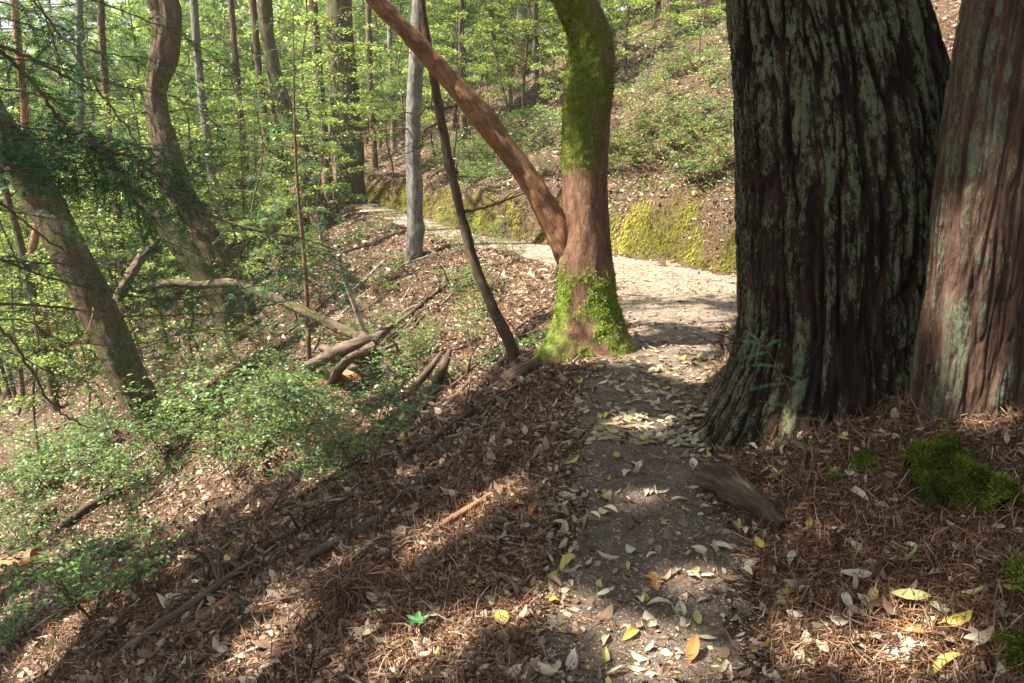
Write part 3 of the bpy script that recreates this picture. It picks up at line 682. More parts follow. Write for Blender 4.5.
# far woodland that closes the view
def far_wood():
    ch = []; n = 110
    gg = np.random.default_rng(9)
    for k in range(n):
        a = gg.uniform(-44, 44)*np.pi/180; r_ = gg.uniform(46, 66); x = math.sin(a)*r_; y = math.cos(a)*r_
        z = hz(x, y); h_ = gg.uniform(9, 20) if x < 8 else gg.uniform(6, 12)
        m = 2300; c = unit(gg.normal(size=(m, 3)))*(gg.random((m, 1))**.45)*np.array([3.2, 3.2, h_*.5])
        c = c + .5*np.stack([vnoise(c*.8, 3), vnoise(c*.8, 4), vnoise(c*.8, 5)], 1)*1.8
        P = c + np.array([x, y, z + h_*.5])
        ch.append(scatter(LEAF4, P, gg.normal(size=(m, 3)), unit(np.array([0, 0, 1.])+.7*gg.normal(size=(m, 3))), .42*(.5+gg.random(m)), None, np.clip(gg.random(m)*.8+.2*gg.random(), 0, 1)))
    return make_mesh('far_wood', ch, M['broad'], False)
tag(obj('distant_woodland', far_wood()), 'dense bright green distant woodland behind all the trunks', kind='stuff')

# ------------------------------------------------------------------ unseen trees added left of the frame to shade the path
HOLES = [(650,650,.17),(622,656,.12),(682,658,.11),(655,662,.14),(445,540,.12),(465,522,.13),(485,508,.13),(508,490,.12),(420,550,.10),(700,580,.11),(900,640,.12),(925,640,.13),(870,648,.09),  # gaps cut in the added foliage so sun patches land here
 (430,645,.13),(400,655,.12),(235,500,.15),(255,510,.12),(285,600,.13),(300,615,.11),(20,490,.5),(70,500,.35),(10,610,.35),(50,640,.3),(370,430,.25),(320,480,.2),(420,470,.16),
 (560,610,.10),(500,620,.11),(640,425,.14),(700,372,.3),(660,355,.3),(1010,395,.2),(985,415,.14),(180,560,.13),(120,610,.13),(350,560,.10),(640,500,.09),(800,655,.09),(250,655,.16)]
hp_ = [np.append(ground(a, b), r_) for a, b, r_ in HOLES] + [np.append(at(592, 300, 6.25), .4), np.append(at(590, 330, 6.2), .35), np.append(at(600, 230, 6.3), .25), np.append(at(781, 428, 3.9), .11), np.append(at(790, 400, 3.9), .07), np.append(at(975, 120, 3.3), .1)]
hp_ = np.array(hp_)
def canopy_points():  # added leaves, set sunward of the ground and trunks meant to be shaded
    n = 190000; x = rng.uniform(-7, 7, n); y = rng.uniform(-1.5, 9, n); z = H(x, y, False)
    n2 = 45000; x = np.append(x, rng.uniform(.9, 3.4, n2)); y = np.append(y, rng.uniform(3.0, 5.5, n2)); z = np.append(z, rng.uniform(.4, 4.2, n2)); trunk = np.arange(n+n2) >= n
    G = np.stack([x, y, z], 1); px, py = proj(G); px = np.nan_to_num(px, nan=500); py = np.nan_to_num(py, nan=900); py = np.where(y < 1.2, 900, py)
    lim = np.where(px > 740, 200, np.where(px > 560, 338, 372 + (560-px)*.29))
    nz = fbm(G*np.array([2.6, 2.6, 0]) + 7, 2, 501)
    inside = sstep(-26, 12, py - lim + 26*nz)
    prob = np.where(trunk, 1.0, np.maximum(inside, np.where(px < 560, .85*(nz > .33), .2*(nz > .35))))
    prob = np.where((x > 3.2) & ~trunk, np.where(py < 300, .1, prob), prob)
    k = rng.random(len(x)) < prob; G = G[k]
    T_ = (rng.uniform(8.0, 12.5, len(G)) - G[:, 2]*.3) / L[2]
    P = G + L*T_[:, None]
    keep = np.ones(len(P), bool)
    for h in hp_:
        v = P - h[:3]; t_ = v @ L; dd_ = np.linalg.norm(v - t_[:, None]*L, axis=1); keep &= dd_ > h[3]*1.05 + .04
    return P[keep]
def shade_tree(x, y, ztop, label):
    b = np.array([x, y, hz(x, y)]); t = thing('added_shade_tree', label, 'tree', b); h_ = ztop - b[2]
    P = np.array([[0, 0, -.4], [.1, 0, h_*.4], [.2, .1, h_*.8], [.2, .1, h_]])
    lim = []
    q = random.Random(int(abs(x)*10))
    for k in range(12):
        a = q.uniform(0, 6.28); s0 = np.array([.2, .1, h_*q.uniform(.72, .97)]); d_ = np.array([math.cos(a), math.sin(a), .25])*q.uniform(2.2, 3.8)
        lim += tube([s0, s0+d_*.5, s0+d_], [.06, .035, .01], 6, sub=4)
    obj('trunk', make_mesh('shade_trunk', tube(P, [.35, .3, .2, .06], 20, sub=6) + lim, M['oak']), t)
    return t, b
ST = [(-9.8, -1.9, 12.5, 'added unseen shade tree left of the view, nearest the path'), (-8.6, 5.6, 12.5, 'added unseen shade tree left of the view, farther along the slope'),
      (-4.0, -3.6, 13, 'added unseen shade tree behind and left of the viewer'), (-12.5, 3.2, 12, 'added unseen shade tree lowest on the slope left of the view'), (-5.2, -1.1, 13.5, 'added unseen shade tree on the slope close beside the viewer')]
CPts = canopy_points(); own = np.argmin([np.hypot(CPts[:, 0]-a[0], CPts[:, 1]-a[1]) for a in ST], axis=0)
for k_, (a, b_, c_, lb_) in enumerate(ST):
    t, bb = shade_tree(a, b_, c_, lb_); Q = CPts[own == k_] - bb; n = len(Q)
    if n: obj('crown', make_mesh('shade_crown', [scatter(LEAF4, Q, rdir(n), unit(L + .7*rng.normal(size=(n, 3))), .15*(.6+.8*rng.random(n)))], M['conif'], False), t)

# ------------------------------------------------------------------ shrubs
def shrub(seed, h=.85, stems=7, leaf=.064, mat='huck', spread=.6):
    g = np.random.default_rng(seed); st = []; P_ = []; X_ = []; Z_ = []
    for s in range(stems):
        a = g.uniform(0, 6.28); d = np.array([math.cos(a)*spread, math.sin(a)*spread, 1.0]); L0 = h*(.6+.6*g.random())
        B = np.array([[0, 0, -.05], d*L0*.4, d*L0*.75 + g.normal(size=3)*.04, d*L0*np.array([1.25, 1.25, .9]) + g.normal(size=3)*.06])
        Bc = catmull(B, 6); st += tube(Bc, np.linspace(.006, .0015, len(Bc)), 5, cap=False)
        for q in range(6):
            k = g.integers(5, len(Bc)); b = Bc[k]; e = unit(np.array([g.normal(), g.normal(), .35*g.normal()+.15])); l2 = h*.42*(.5+g.random())
            C = np.array([b, b+e*l2*.5, b+e*l2+[0, 0, -.05*l2]]); st += tube(C, [.0025, .0018, .001], 4, cap=False)
            n = int(l2/.034); t_ = (np.arange(n)+.5)/n; lat = unit(np.cross(e, [0, 0, 1.]))
            sd = np.where(np.arange(n) % 2, 1, -1)
            P_.append(b + e*l2*t_[:, None] + g.normal(size=(n, 3))*.006)
            X_.append(unit(lat*sd[:, None] + e*.6 + .3*g.normal(size=(n, 3)))); Z_.append(unit(np.array([0, 0, 1.]) + .35*g.normal(size=(n, 3))))
    P_ = np.vstack(P_); n = len(P_)
    return make_mesh('shrub_stems', st, M['twig']), make_mesh('shrub_leaves', [scatter(LEAF4, P_, np.vstack(X_), np.vstack(Z_), leaf*(.6+.8*g.random(n)), leaf*1.15*(.7+.6*g.random(n)), np.clip(g.random(n), 0, 1))], M[mat], False)
SHR = [shrub(1), shrub(2, .9, 12), shrub(3, .5, 8, spread=.9), shrub(4, .6, 10, .05, 'broad', .9)]
def put_shrub(k, x, y, s, label, grp, nm='leafy_shrub'):
    t = thing(nm, label, 'shrub', (x, y, hz(x, y)), grp); t.scale = (s,)*3; t.rotation_euler.z = random.uniform(0, 6.28)
    obj('stem', SHR[k][0], t); obj('foliage', SHR[k][1], t); return t
rs = random.Random(3)
def shrub_px(lst, label, grp):
    for (px, py, s, k) in lst:
        p = ground(px, py); put_shrub(k, p[0], p[1], s, label, grp)
S1 = []
for (x0, y0, sx, sy_, n) in ((170, 440, 110, 50, 12), (270, 430, 80, 50, 9), (60, 470, 80, 60, 7), (100, 590, 70, 40, 4), (30, 570, 30, 30, 1), (20, 650, 30, 20, 1), (330, 470, 50, 30, 4)):
    for q in range(n): S1.append((x0 + rs.gauss(0, sx*.5), y0 + rs.gauss(0, sy_*.5), rs.uniform(.35, .8), rs.randrange(3)))
for (px_, py_, sc_) in ((215, 450, 1.25), (265, 425, 1.1), (170, 430, 1.2), (30, 505, 1.2), (75, 480, 1.1), (130, 505, .9), (305, 440, .9), (235, 480, .9)): S1.append((px_, py_, sc_, 1))
shrub_px(S1, 'green leafy shrub on the near slope at the lower left', 'leafy shrubs on the near slope')
S2 = []
for (x0, y0, sx, sy_, n) in ((400, 300, 80, 40, 9), (300, 380, 60, 40, 7), (430, 360, 50, 20, 3), (160, 380, 60, 20, 5), (340, 440, 50, 25, 5), (250, 350, 60, 20, 6), (470, 300, 30, 25, 4), (385, 400, 30, 20, 3)):
    for q in range(n): S2.append((x0 + rs.gauss(0, sx*.5), y0 + rs.gauss(0, sy_*.5), rs.uniform(.35, .7), rs.randrange(4)))
shrub_px(S2, 'low green shrub among the litter on the slope below the madrone', 'low shrubs on the middle slope')
S3 = []
for q in range(72):
    px = rs.uniform(440, 742); top = 170 - (px-440)*.42; S3.append((px, rs.uniform(max(20, top-10), 188), rs.uniform(.6, 1.1), rs.choice([2, 3, 3, 0])))
shrub_px(S3, 'low green shrub on the sunny hillside above the mossy bank', 'shrubs on the sunny hillside')

S4 = [(px_, py_ + rs.uniform(-2, 3), rs.uniform(.4, .62), rs.choice([0, 3, 2])) for px_, py_ in ((398, 222), (412, 226), (432, 236), (446, 240), (458, 243), (472, 246), (486, 250), (500, 254), (440, 246), (466, 252), (515, 262), (382, 218))]
shrub_px(S4, 'small green shrub along the downhill edge of the trail behind the slender stem', 'small shrubs along the trail edge')

# ------------------------------------------------------------------ litter (stuff)
def polar_pts(n, r0, r1, a0, a1, pw=0):
    r_ = np.exp(rng.uniform(math.log(r0), math.log(r1), n)); a = np.radians(rng.uniform(a0, a1, n)); return np.sin(a)*r_, np.cos(a)*r_
def on_ground(x, y, lift=.004):
    return np.stack([x, y, H(x, y)+lift], 1), gnormal(x, y)
x, y = polar_pts(300000, 1.6, 34, -42, 42); d = _bil(_D, x, y); s = _bil(_S, x, y); w = trail_w(s)
keep = (rng.random(len(x)) < np.where(np.abs(d) < w*1.0, np.where(np.abs(d) < w*.62, .06, .26)*np.where(s > 7.5, .35, 1), np.where((d > 0) & (y < 6), .16, np.where(y < 5.5, .45, .95)))) & (moss_mask(x, y) < .55)
keep &= rng.random(len(x)) < .45 + .9*sstep(-.3, .5, fbm(P3(x, y, .7), 2, 301))
x, y = x[keep], y[keep]; n = len(x); P_, Nn = on_ground(x, y, .01)
rr = np.hypot(x, y)
sz = np.clip(.034*np.exp(.38*rng.normal(size=n)), .012, .085) * np.interp(rr, [2, 6, 12, 30], [.7, .9, 1.3, 2.2])
rn = np.clip(rng.beta(1.6, 1.5, n) * .9 + .1*(rng.random(n) < .12), 0, 1)
Xl = rdir(n, .3); Zl = unit(Nn + .33*rng.normal(size=(n, 3))); cl_ = rng.normal(size=n); nr_ = rr < 7.5
ch = [scatter(T_, P_[k], Xl[k], Zl[k], sz[k]*1.35, sz[k]*q, rn[k], curl=cl_[k]*c_) for T_, k, q, c_ in ((LEAF8, nr_, 1.7, 2.0), (LEAF4, ~nr_, 1.5, 3.0))]
tag(obj('leaf_litter', make_mesh('leaf_litter', ch, M['litter'], False)), 'brown and tan dead leaves carpeting the slopes beside the trail', kind='stuff')
x, y = polar_pts(430000, 1.5, 16, -42, 42); d = _bil(_D, x, y); s = _bil(_S, x, y); w = trail_w(s)
keep = (rng.random(len(x)) < np.where(np.abs(d) < w*1.05, .05, 1.0)) & (moss_mask(x, y) < .5)
x, y = x[keep], y[keep]; n = len(x); P_, Nn = on_ground(x, y, .006)
down = unit(np.stack([Nn[:, 0], Nn[:, 1], np.zeros(n)], 1)); down = down - Nn*(down*Nn).sum(1, keepdims=True)
X_ = unit(down*rng.choice([-1, 1], n)[:, None]*.8 + .75*rdir(n, .45))
rr = np.hypot(x, y); ln = (.03 + .09*rng.random(n)**2)*np.interp(rr, [2, 8, 14], [.9, 1.2, 1.5]); wd = (.0022 + .002*rng.random(n))*np.interp(rr, [2, 5, 14], [1, 1.2, 2.2])
# lift along the slope so strands lie on it
Zs = unit(Nn + .5*rng.normal(size=(n, 3)))
ch = scatter(STRAND, P_, X_ + Nn*.06, Zs, ln, wd, None, curl=rng.normal(size=n)*1.6)
tag(obj('needle_litter', make_mesh('needle_litter', [ch], M['strand'], False)), 'reddish brown conifer needles and twiglets covering the slope', kind='stuff')
x, y = polar_pts(70000, 1.7, 11, -8, 30); d = _bil(_D, x, y); s = _bil(_S, x, y); k = np.abs(d) < trail_w(s)*1.15; x, y = x[k], y[k]; n = len(x)
P_, Nn = on_ground(x, y, .010)
tag(obj('trail_grit', make_mesh('trail_grit', [scatter(LEAF4, P_, rdir(n, .3), unit(Nn+.5*rng.normal(size=(n, 3))), (.004+.012*rng.random(n)**2)*np.interp(y, [2, 10], [.8, 2]), None)], M['litter'], False)), 'crumbs of bark, grit and leaf pieces trodden into the trail', kind='stuff')
# bank moss
n = 60000
ss = np.concatenate([rng.uniform(8.0, 16, n//2), rng.uniform(12, 30, n//2)]); ff = rng.random(n)*.85
cxx = np.interp(ss, Cf[:, 1], Cf[:, 0]); tx = np.interp(ss, sy, nrm[:, 0]); ty = np.interp(ss, sy, nrm[:, 1]); ww = trail_w(ss)
x = cxx + tx*(ww+ff); y = ss + ty*(ww+ff); mk_ = moss_mask(x, y); k = rng.random(n) < mk_; x, y = x[k], y[k]; n = len(x)
P_, Nn = on_ground(x, y, 0.0)
X_ = unit(Nn*.35 + np.array([0, 0, -.8]) + .3*rng.normal(size=(n, 3)) + np.array([-.2, 0, 0]))
ch = scatter(LEAF4, P_ + Nn*.015, X_, unit(Nn + .5*rng.normal(size=(n, 3))), .075*(.4+rng.random(n))*np.interp(y, [8, 25], [1, 1.8]), .022*(.6+.8*rng.random(n)), np.clip(.5+.4*fbm(P3(x, y, 3), 2, 8)+.25*rng.normal(size=n), 0, 1))
tag(obj('bank_moss', make_mesh('bank_moss', [ch], M['moss'], False)), 'yellow-green moss hanging on the cut bank along the bend of the trail', kind='stuff')
# low ground cover on the hillside and slope
x, y = polar_pts(60000, 7, 34, -36, 24); d = _bil(_D, x, y); s = _bil(_S, x, y)
m_ = fbm(P3(x, y, .55), 3, 401); keep = (m_ > np.where(d > 0, -.12, .3)) & (np.abs(d) > trail_w(s)*1.2) & (moss_mask(x, y) < .4) & ((d < 0) | (s > 8))
x, y = x[keep], y[keep]; n = len(x); P_, Nn = on_ground(x, y, .02); P_[:, 2] += rng.random(n)*.14
ch = scatter(LEAF4, P_, rdir(n, .4), unit(np.array([0, 0, 1.]) + .5*rng.normal(size=(n, 3))), .05*(.6+.8*rng.random(n))*np.interp(y, [7, 30], [.9, 2]), None, None)
tag(obj('ground_cover', make_mesh('ground_cover', [ch], M['huck'], False)), 'patchy low green ground cover on the slopes', kind='stuff')

# ------------------------------------------------------------------ fallen leaves, one object each
LM = {
 'yellow': leaf_mat('yellow_leaf', [(0, (.42, .31, .05)), (1, (.56, .45, .11))], .3, .5, .35),
 'orange': leaf_mat('orange_leaf', [(0, (.34, .16, .04)), (1, (.48, .27, .09))], .25, .55, .3),
 'pale': leaf_mat('pale_leaf', [(0, (.42, .36, .24)), (1, (.60, .54, .39))], .2, .6, .3),
 'green': leaf_mat('yellow_green_leaf', [(0, (.34, .36, .12)), (1, (.48, .47, .2))], .3, .55, .35),
 'brown': leaf_mat('brown_leaf', [(0, (.16, .095, .055)), (1, (.27, .18, .12))], .1, .65, .3)}
def leaf_geo(seed, fold, curl, wid):
    nl, nw = 9, 5; V = []; g = np.random.default_rng(seed)
    for a in range(nl):
        t = a/(nl-1); hw = wid*math.sin(math.pi*min(1, t*.93+.03)**.85)**.8*.5
        for b in range(nw):
            q = (b/(nw-1)-.5)*2; V.append([t, hw*q*(1+.06*g.normal()), abs(q)*hw*fold + curl*(t-.5)**2 - curl*.12 + .012*g.normal()])
    V = np.array(V); F = []
    for a in range(nl-1):
        for b in range(nw-1): F.append([a*nw+b, (a+1)*nw+b, (a+1)*nw+b+1, a*nw+b+1])
    # petiole
    V2 = np.array([[-.22, .01, .02], [-.22, -.01, .02], [.02, -.012, 0], [.02, .012, 0]])
    return np.vstack([V, V2]), np.array(F + [[len(V), len(V)+1, len(V)+2, len(V)+3]])
LG = {}
for c in LM:
    for s_ in range(4):
        V_, F_ = leaf_geo(s_*5+len(c), [.3, .6, -.3, .9][s_], [.25, -.5, .6, 1.0][s_], [.42, .36, .5, .34][s_])
        me_ = make_mesh('leaf_'+c, [dict(V=V_, F=F_, rnd=random.random())], LM[c]); LG[(c, s_)] = me_
CN = {'yellow': 'yellow', 'orange': 'orange', 'pale': 'pale tan', 'green': 'yellow-green', 'brown': 'brown'}
def put_leaf(x, y, c, size, rz=None, label=None, sh=None):
    nml = gnormal(np.array([x]), np.array([y]))[0] + .22*rng.normal(size=3); nml = unit(nml)
    a = rng.uniform(0, 6.28) if rz is None else rz
    xd = np.array([math.cos(a), math.sin(a), 0]); yd = unit(np.cross(nml, xd)); xd = np.cross(yd, nml)
    from mathutils import Matrix
    m = Matrix((( xd[0], yd[0], nml[0]), (xd[1], yd[1], nml[1]), (xd[2], yd[2], nml[2])))
    d_ = _bil(_D, np.array([x]), np.array([y]))[0]; w_ = float(trail_w(y))
    o = obj('fallen_leaf', LG[(c, rng.integers(0, 4) if sh is None else sh)], None, (x, y, hz(x, y) + .018))
    o.rotation_euler = m.to_euler(); o.scale = (size, size, size)
    if label is None:
        where = 'lying on the dirt trail' if abs(d_) < w_*1.1 else ('in the litter on the left of the trail' if d_ < 0 else 'on the needle litter at the right of the trail')
        label = f'{CN[c]} fallen leaf {where}'
    tag(o, label, 'leaf', f'{CN[c]} fallen leaves'); return o
HL = [(392,593,'yellow',.075,0,'yellow leaf low on the litter slope, left of the other large yellow leaves'),(500,617,'yellow',.12,1,'bright yellow curled leaf at the left edge of the trail'),(472,588,'yellow',.07,0,0),(529,519,'orange',.08,0,0),(519,517,'yellow',.07,0,0),
 (564,467,'yellow',.08,0,0),(557,454,'yellow',.07,0,0),(583,549,'green',.10,0,0),(610,496,'green',.085,0,'round pale green leaf alone in the middle of the trail'),(661,528,'green',.08,0,0),(624,644,'yellow',.085,0,'yellow leaf lying in the sunlit patch at the bottom of the trail'),
 (689,667,'orange',.09,0,'orange-brown leaf right of the sunlit patch at the bottom of the trail'),(531,671,'pale',.11,0,'large pale cream leaf at the bottom edge left of the trail'),(438,656,'yellow',.08,0,0),(522,571,'yellow',.07,0,0),(655,584,'orange',.07,0,0),(698,575,'orange',.07,0,0),
 (629,465,'pale',.09,0,0),(663,463,'pale',.08,0,0),(563,528,'pale',.11,0,0),(640,465,'pale',.08,0,0),(776,600,'yellow',.10,1,'large golden yellow leaf on the needle litter right of the trail'),(779,611,'yellow',.07,0,0),(789,568,'pale',.085,0,0),(774,578,'pale',.075,0,0),
 (870,566,'pale',.09,0,0),(900,567,'green',.08,0,0),(872,613,'yellow',.065,0,0),(872,581,'pale',.09,0,0),(813,630,'pale',.06,0,0),(802,667,'pale',.085,0,0),(829,660,'pale',.06,0,0),(772,650,'yellow',.11,0,0),
 (930,602,'green',.10,1,'yellow-green leaf at the lower right, left half of a crossed pair'),(944,604,'green',.10,0,'yellow-green leaf at the lower right, right half of a crossed pair'),(928,541,'green',.09,0,0),(917,458,'orange',.06,0,'orange leaf just left of the large moss clump'),(809,523,'yellow',.07,0,0),(911,634,'pale',.085,0,0),(924,640,'orange',.08,0,0),
 (946,621,'pale',.06,0,0),(974,654,'pale',.07,0,0),(681,623,'pale',.09,0,0),(696,617,'green',.07,0,0),(714,580,'pale',.09,0,0),(659,584,'brown',.06,0,0),(716,558,'pale',.06,0,0),(690,556,'pale',.05,0,0),(865,411,'yellow',.08,1,'yellow-orange leaf beside the short broken stick between the two redwoods'),
 (540,503,'pale',.09,0,0),(575,500,'pale',.08,0,0),(600,512,'pale',.07,0,0),(708,452,'yellow',.06,0,0),(700,540,'green',.10,0,0),(735,523,'green',.09,0,0),(552,600,'yellow',.06,0,0),(570,640,'brown',.08,0,0),(510,560,'pale',.09,0,0),(600,585,'green',.09,0,0),(548,585,'brown',.08,0,0)]
for (px, py, c, s_, hero, lb) in HL:
    p = ground(px, py); put_leaf(p[0], p[1], c, s_*1.1, None, lb if lb else None, 0 if hero else None)
n = 0
while n < 235:
    py = 360 + 323*rng.random()**1.15; cxp = 655 if py < 560 else 640
    if rng.random() < .5: px = cxp + rng.normal()*(60 + (py-360)*.22)
    elif rng.random() < .6: px = rng.uniform(690, 1015)
    else: px = rng.uniform(380, 700)
    if not (380 < px < 1020): continue
    p = ground(px, py)
    if p[1] > 9: continue
    c = rng.choice(['pale', 'pale', 'pale', 'green', 'yellow', 'orange', 'brown', 'brown'], p=[.2, .2, .15, .12, .12, .05, .08, .08])
    put_leaf(p[0], p[1], c, rng.uniform(.045, .10)); n += 1
# the many smaller ones farther along the trail
nn_ = 620; ss = 4.2 + 7*rng.random(nn_)**2; off = rng.normal(size=nn_)*.5*trail_w(ss); cxx = np.interp(ss, Cf[:, 1], Cf[:, 0])
tx = np.interp(ss, sy, nrm[:, 0]); ty = np.interp(ss, sy, nrm[:, 1]); x = cxx+tx*off; y = ss+ty*off
P_, Nn = on_ground(x, y, .016)
M['trailleaf'] = leaf_mat('trail_leaf', [(0, (.2, .12, .06)), (.3, (.36, .29, .19)), (.7, (.5, .44, .3)), (.93, (.52, .46, .2)), (1, (.5, .42, .1))], .2, .6, .3)
tag(obj('trail_leaves', make_mesh('trail_leaves', [scatter(LEAF8, P_, rdir(nn_, .1), unit(Nn+.2*rng.normal(size=(nn_, 3))), .05+.04*rng.random(nn_), .09, None, rng.normal(size=nn_)*1.5)], M['trailleaf'], False)),
    'small pale and yellow leaves strewn along the farther stretch of trail', kind='stuff')

# ------------------------------------------------------------------ fallen wood
def fibre(seed):
    def mod(D, S, C, tc, RR):
        n = np.abs(vnoise(tc*np.array([60, 60, 3.0]), seed)); n2 = vnoise(tc*np.array([130, 130, 8]), seed+1); n3 = vnoise(tc*np.array([14, 14, 5]), seed+2)
        return 1 - .10*(1 - sstep(0, .25, n)) + .03*n2 + .05*n3, np.clip(.3 + .5*n + .2*n2, 0, 1)
    return mod
def log_px(name, label, cat, rows, mat, grp=None, n=10, on=True, lift=.0, rough=.15, ys=None, extra=None, mod=None, sub=6):
    P = []; r_ = []
    for k, row in enumerate(rows):
        px, py, w_ = row[:3]
        if on and len(row) == 3: p = ground(px, py)
        else: p = at(px, py, row[3] if len(row) > 3 else ys)
        dep = p[1]*cP - (p[2]-CAMZ)*sP; rr_ = w_/2/FPX*dep
        if on and len(row) == 3: p = p + np.array([0, 0, rr_*.6+lift])
        P.append(p); r_.append(rr_)
    P = np.array(P); b = P.mean(0); b[2] = hz(b[0], b[1])
    ch = tube(P - b, r_, n, mod, sub=sub, rough=rough, seed=len(label))
    if extra: ch += extra(P, r_, b)
    o = obj(name, make_mesh(name, ch, mat), None, b); return tag(o, label, cat, grp)
log_px('fallen_log', 'short dark fallen log lying at the foot of the madrone', 'log', [(573, 354, 15), (545, 366, 14), (520, 378, 15), (503, 386, 12)], M['brown'], n=48, mod=fluted(60, .006, 8, 305), sub=14)
log_px('fallen_branch', 'thin branch running down the slope from the end of the short dark log', 'branch', [(505, 382, 6), (480, 395, 5), (455, 405, 4), (432, 417, 3)], M['deadwood'])
log_px('log_stub', 'rounded grey broken log stub lying in front of the big redwood', 'log', [(708, 484, 36), (724, 492, 38), (745, 505, 33), (765, 518, 25), (785, 530, 14)], M['stump'], n=140, lift=-.012, mod=fibre(303), sub=34)
log_px('broken_stick', 'short thick orange-brown stick between the two redwood trunks', 'stick', [(874, 408, 11), (893, 388, 10), (914, 369, 9)], M['redwoodlog'], n=12)
log_px('fallen_tree', 'long suspended dead trunk reaching from the left trees to the root heap', 'log', [(140, 292, 5, 12.2), (170, 283, 7, 12.1), (200, 285, 8, 12.0), (232, 283, 8, 11.7), (265, 294, 8, 11.4), (305, 312, 9, 11.0), (345, 331, 10, 10.8), (382, 352, 12, 10.6)], M['dull'], n=40, mod=knobby(61, .14), sub=14)
def spikes(P, r_, b):
    out = []; q = random.Random(2)
    for k in range(26):
        s_ = P[q.randrange(len(P))] - b; a = q.uniform(0, 6.28); l_ = q.uniform(.3, .95); e = q.uniform(-.1, .9)
        d_ = np.array([math.cos(a), math.sin(a)*.7, e]); out += tube([s_, s_+d_*l_*.5+[q.gauss(0, .05)]*3, s_+d_*l_+[q.gauss(0, .1), 0, -.1]], [.028, .018, .004], 6, sub=3, cap=False)
    return out
def heap(P, r_, b):
    out = spikes(P, r_, b)
    for rows_ in ([(300, 372, 9), (335, 352, 13, 9.6), (372, 340, 12, 9.8), (392, 325, 5, 10.0)], [(398, 382, 16), (380, 358, 17, 9.7), (362, 336, 12, 9.9)], [(322, 348, 7, 9.9), (350, 356, 10, 9.6), (384, 374, 10)],
                  [(330, 385, 9), (345, 362, 11, 9.5), (375, 346, 10, 9.6)], [(400, 350, 10, 10.1), (370, 362, 12, 9.9), (335, 372, 9)]):
        Q = []; rr_ = []
        for w_ in rows_:
            p_ = ground(w_[0], w_[1]) if len(w_) == 3 else at(w_[0], w_[1], w_[3]); Q.append(p_); rr_.append(w_[2]/2/FPX*p_[1])
        out += tube(np.array(Q) - b, rr_, 22, fluted(50, .012, 7, int(rows_[0][0])), sub=12)
    return out
log_px('root_heap', 'tangled heap of broken roots and rotten wood on the middle slope', 'dead wood', [(310, 362, 12), (340, 362, 16), (372, 360, 16), (392, 372, 10)], M['deadwood'], n=30, extra=heap, mod=fluted(50, .012, 7, 9), sub=12)
log_px('rotten_log', 'reddish rotten log lying under the root heap', 'log', [(385, 372, 14), (355, 380, 16), (325, 388, 12), (300, 396, 8)], M['redwoodlog'], n=14)
log_px('leaning_pole', 'thin straight dead pole leaning against the root heap', 'pole', [(378, 368, 6), (362, 325, 5, 9.9), (345, 280, 5, 9.8), (338, 255, 4, 9.7)], M['palet'])
log_px('dead_snag', 'short pale broken snag beside the far left trunk', 'snag', [(118, 300, 9, 11.5), (130, 275, 9, 11.6), (143, 256, 8, 11.7), (160, 238, 4, 11.8)], M['deadwood'], n=24, mod=knobby(5, .2), sub=10)
log_px('broken_stump', 'jagged leaning brown stump left of the slender stem', 'stump', [(436, 385, 11), (443, 368, 10, 7.0), (450, 350, 5, 7.1)], M['brown'])
log_px('broken_stake', 'leaning split stake on the slope beside the jagged stump', 'stump', [(405, 398, 8), (425, 375, 8, 7.6), (442, 352, 4, 7.7)], M['brown'])
log_px('fallen_log', 'dark rotten log end at the left edge of the lower slope', 'log', [(-20, 590, 22), (10, 575, 22), (38, 560, 16)], M['redwoodlog'], n=16)
SL = [
 ([(60, 530, 7), (90, 510, 8), (122, 492, 8)], 'darkwood', 'dark straight log piece among the shrubs at the left'),
 ([(90, 652, 5), (120, 625, 5), (165, 605, 5), (210, 602, 4)], 'darkwood', 'dark bent stick curving along the lower left slope'),
 ([(178, 652, 8), (205, 622, 9), (236, 598, 9)], 'redwoodlog', 'reddish broken stick pointing up the lower left slope'),
 ([(215, 628, 4), (235, 598, 4), (262, 580, 3)], 'twig', 'thin stick beside the reddish broken one'),
 ([(395, 468, 5), (418, 448, 6), (445, 428, 6), (460, 415, 3)], 'darkwood', 'dark stick lying uphill in the middle of the slope'),
 ([(372, 470, 4), (400, 448, 5), (428, 424, 4)], 'twig', 'brown stick parallel to the dark one on the middle slope'),
 ([(260, 620, 5), (300, 590, 6), (340, 570, 6), (372, 548, 4)], 'darkwood', 'long dark root-like stick across the near slope'),
 ([(325, 640, 3), (360, 618, 4), (420, 600, 3), (468, 592, 2)], 'palet', 'pale thin stick near the bottom left of the trail'),
 ([(405, 560, 5), (440, 530, 7), (480, 505, 7), (520, 483, 4)], 'redwoodlog', 'rounded reddish root ridge along the left shoulder of the trail'),
 ([(330, 480, 3), (390, 455, 3), (450, 440, 3)], 'palet', 'pale long twig crossing the middle slope'),
 ([(340, 300, 4), (360, 285, 3), (385, 262, 3)], 'palet', 'pale twig up the slope behind the root heap'),
 ([(60, 660, 3), (95, 640, 3), (140, 600, 2)], 'palet', 'pale twig at the lower left corner'),
 ([(555, 300, 3), (600, 288, 3), (628, 282, 2)], 'palet', 'pale twig at the madrone foot'),
 ([(790, 505, 4), (800, 480, 4), (806, 455, 3)], 'twig', 'thin brown twig rising before the big redwood base'),
 ([(868, 440, 3), (882, 418, 3), (905, 395, 3), (925, 380, 2)], 'twig', 'thin twig next to the thick orange-brown stick'),
 ([(120, 470, 3), (170, 440, 3), (225, 410, 2)], 'palet', 'pale twig under the left shrubs'),
 ([(695, 360, 3), (690, 400, 0)][:1] + [(680, 372, 2), (650, 380, 2)], 'twig', 'short twig crossing the trail beside the redwood'),
]
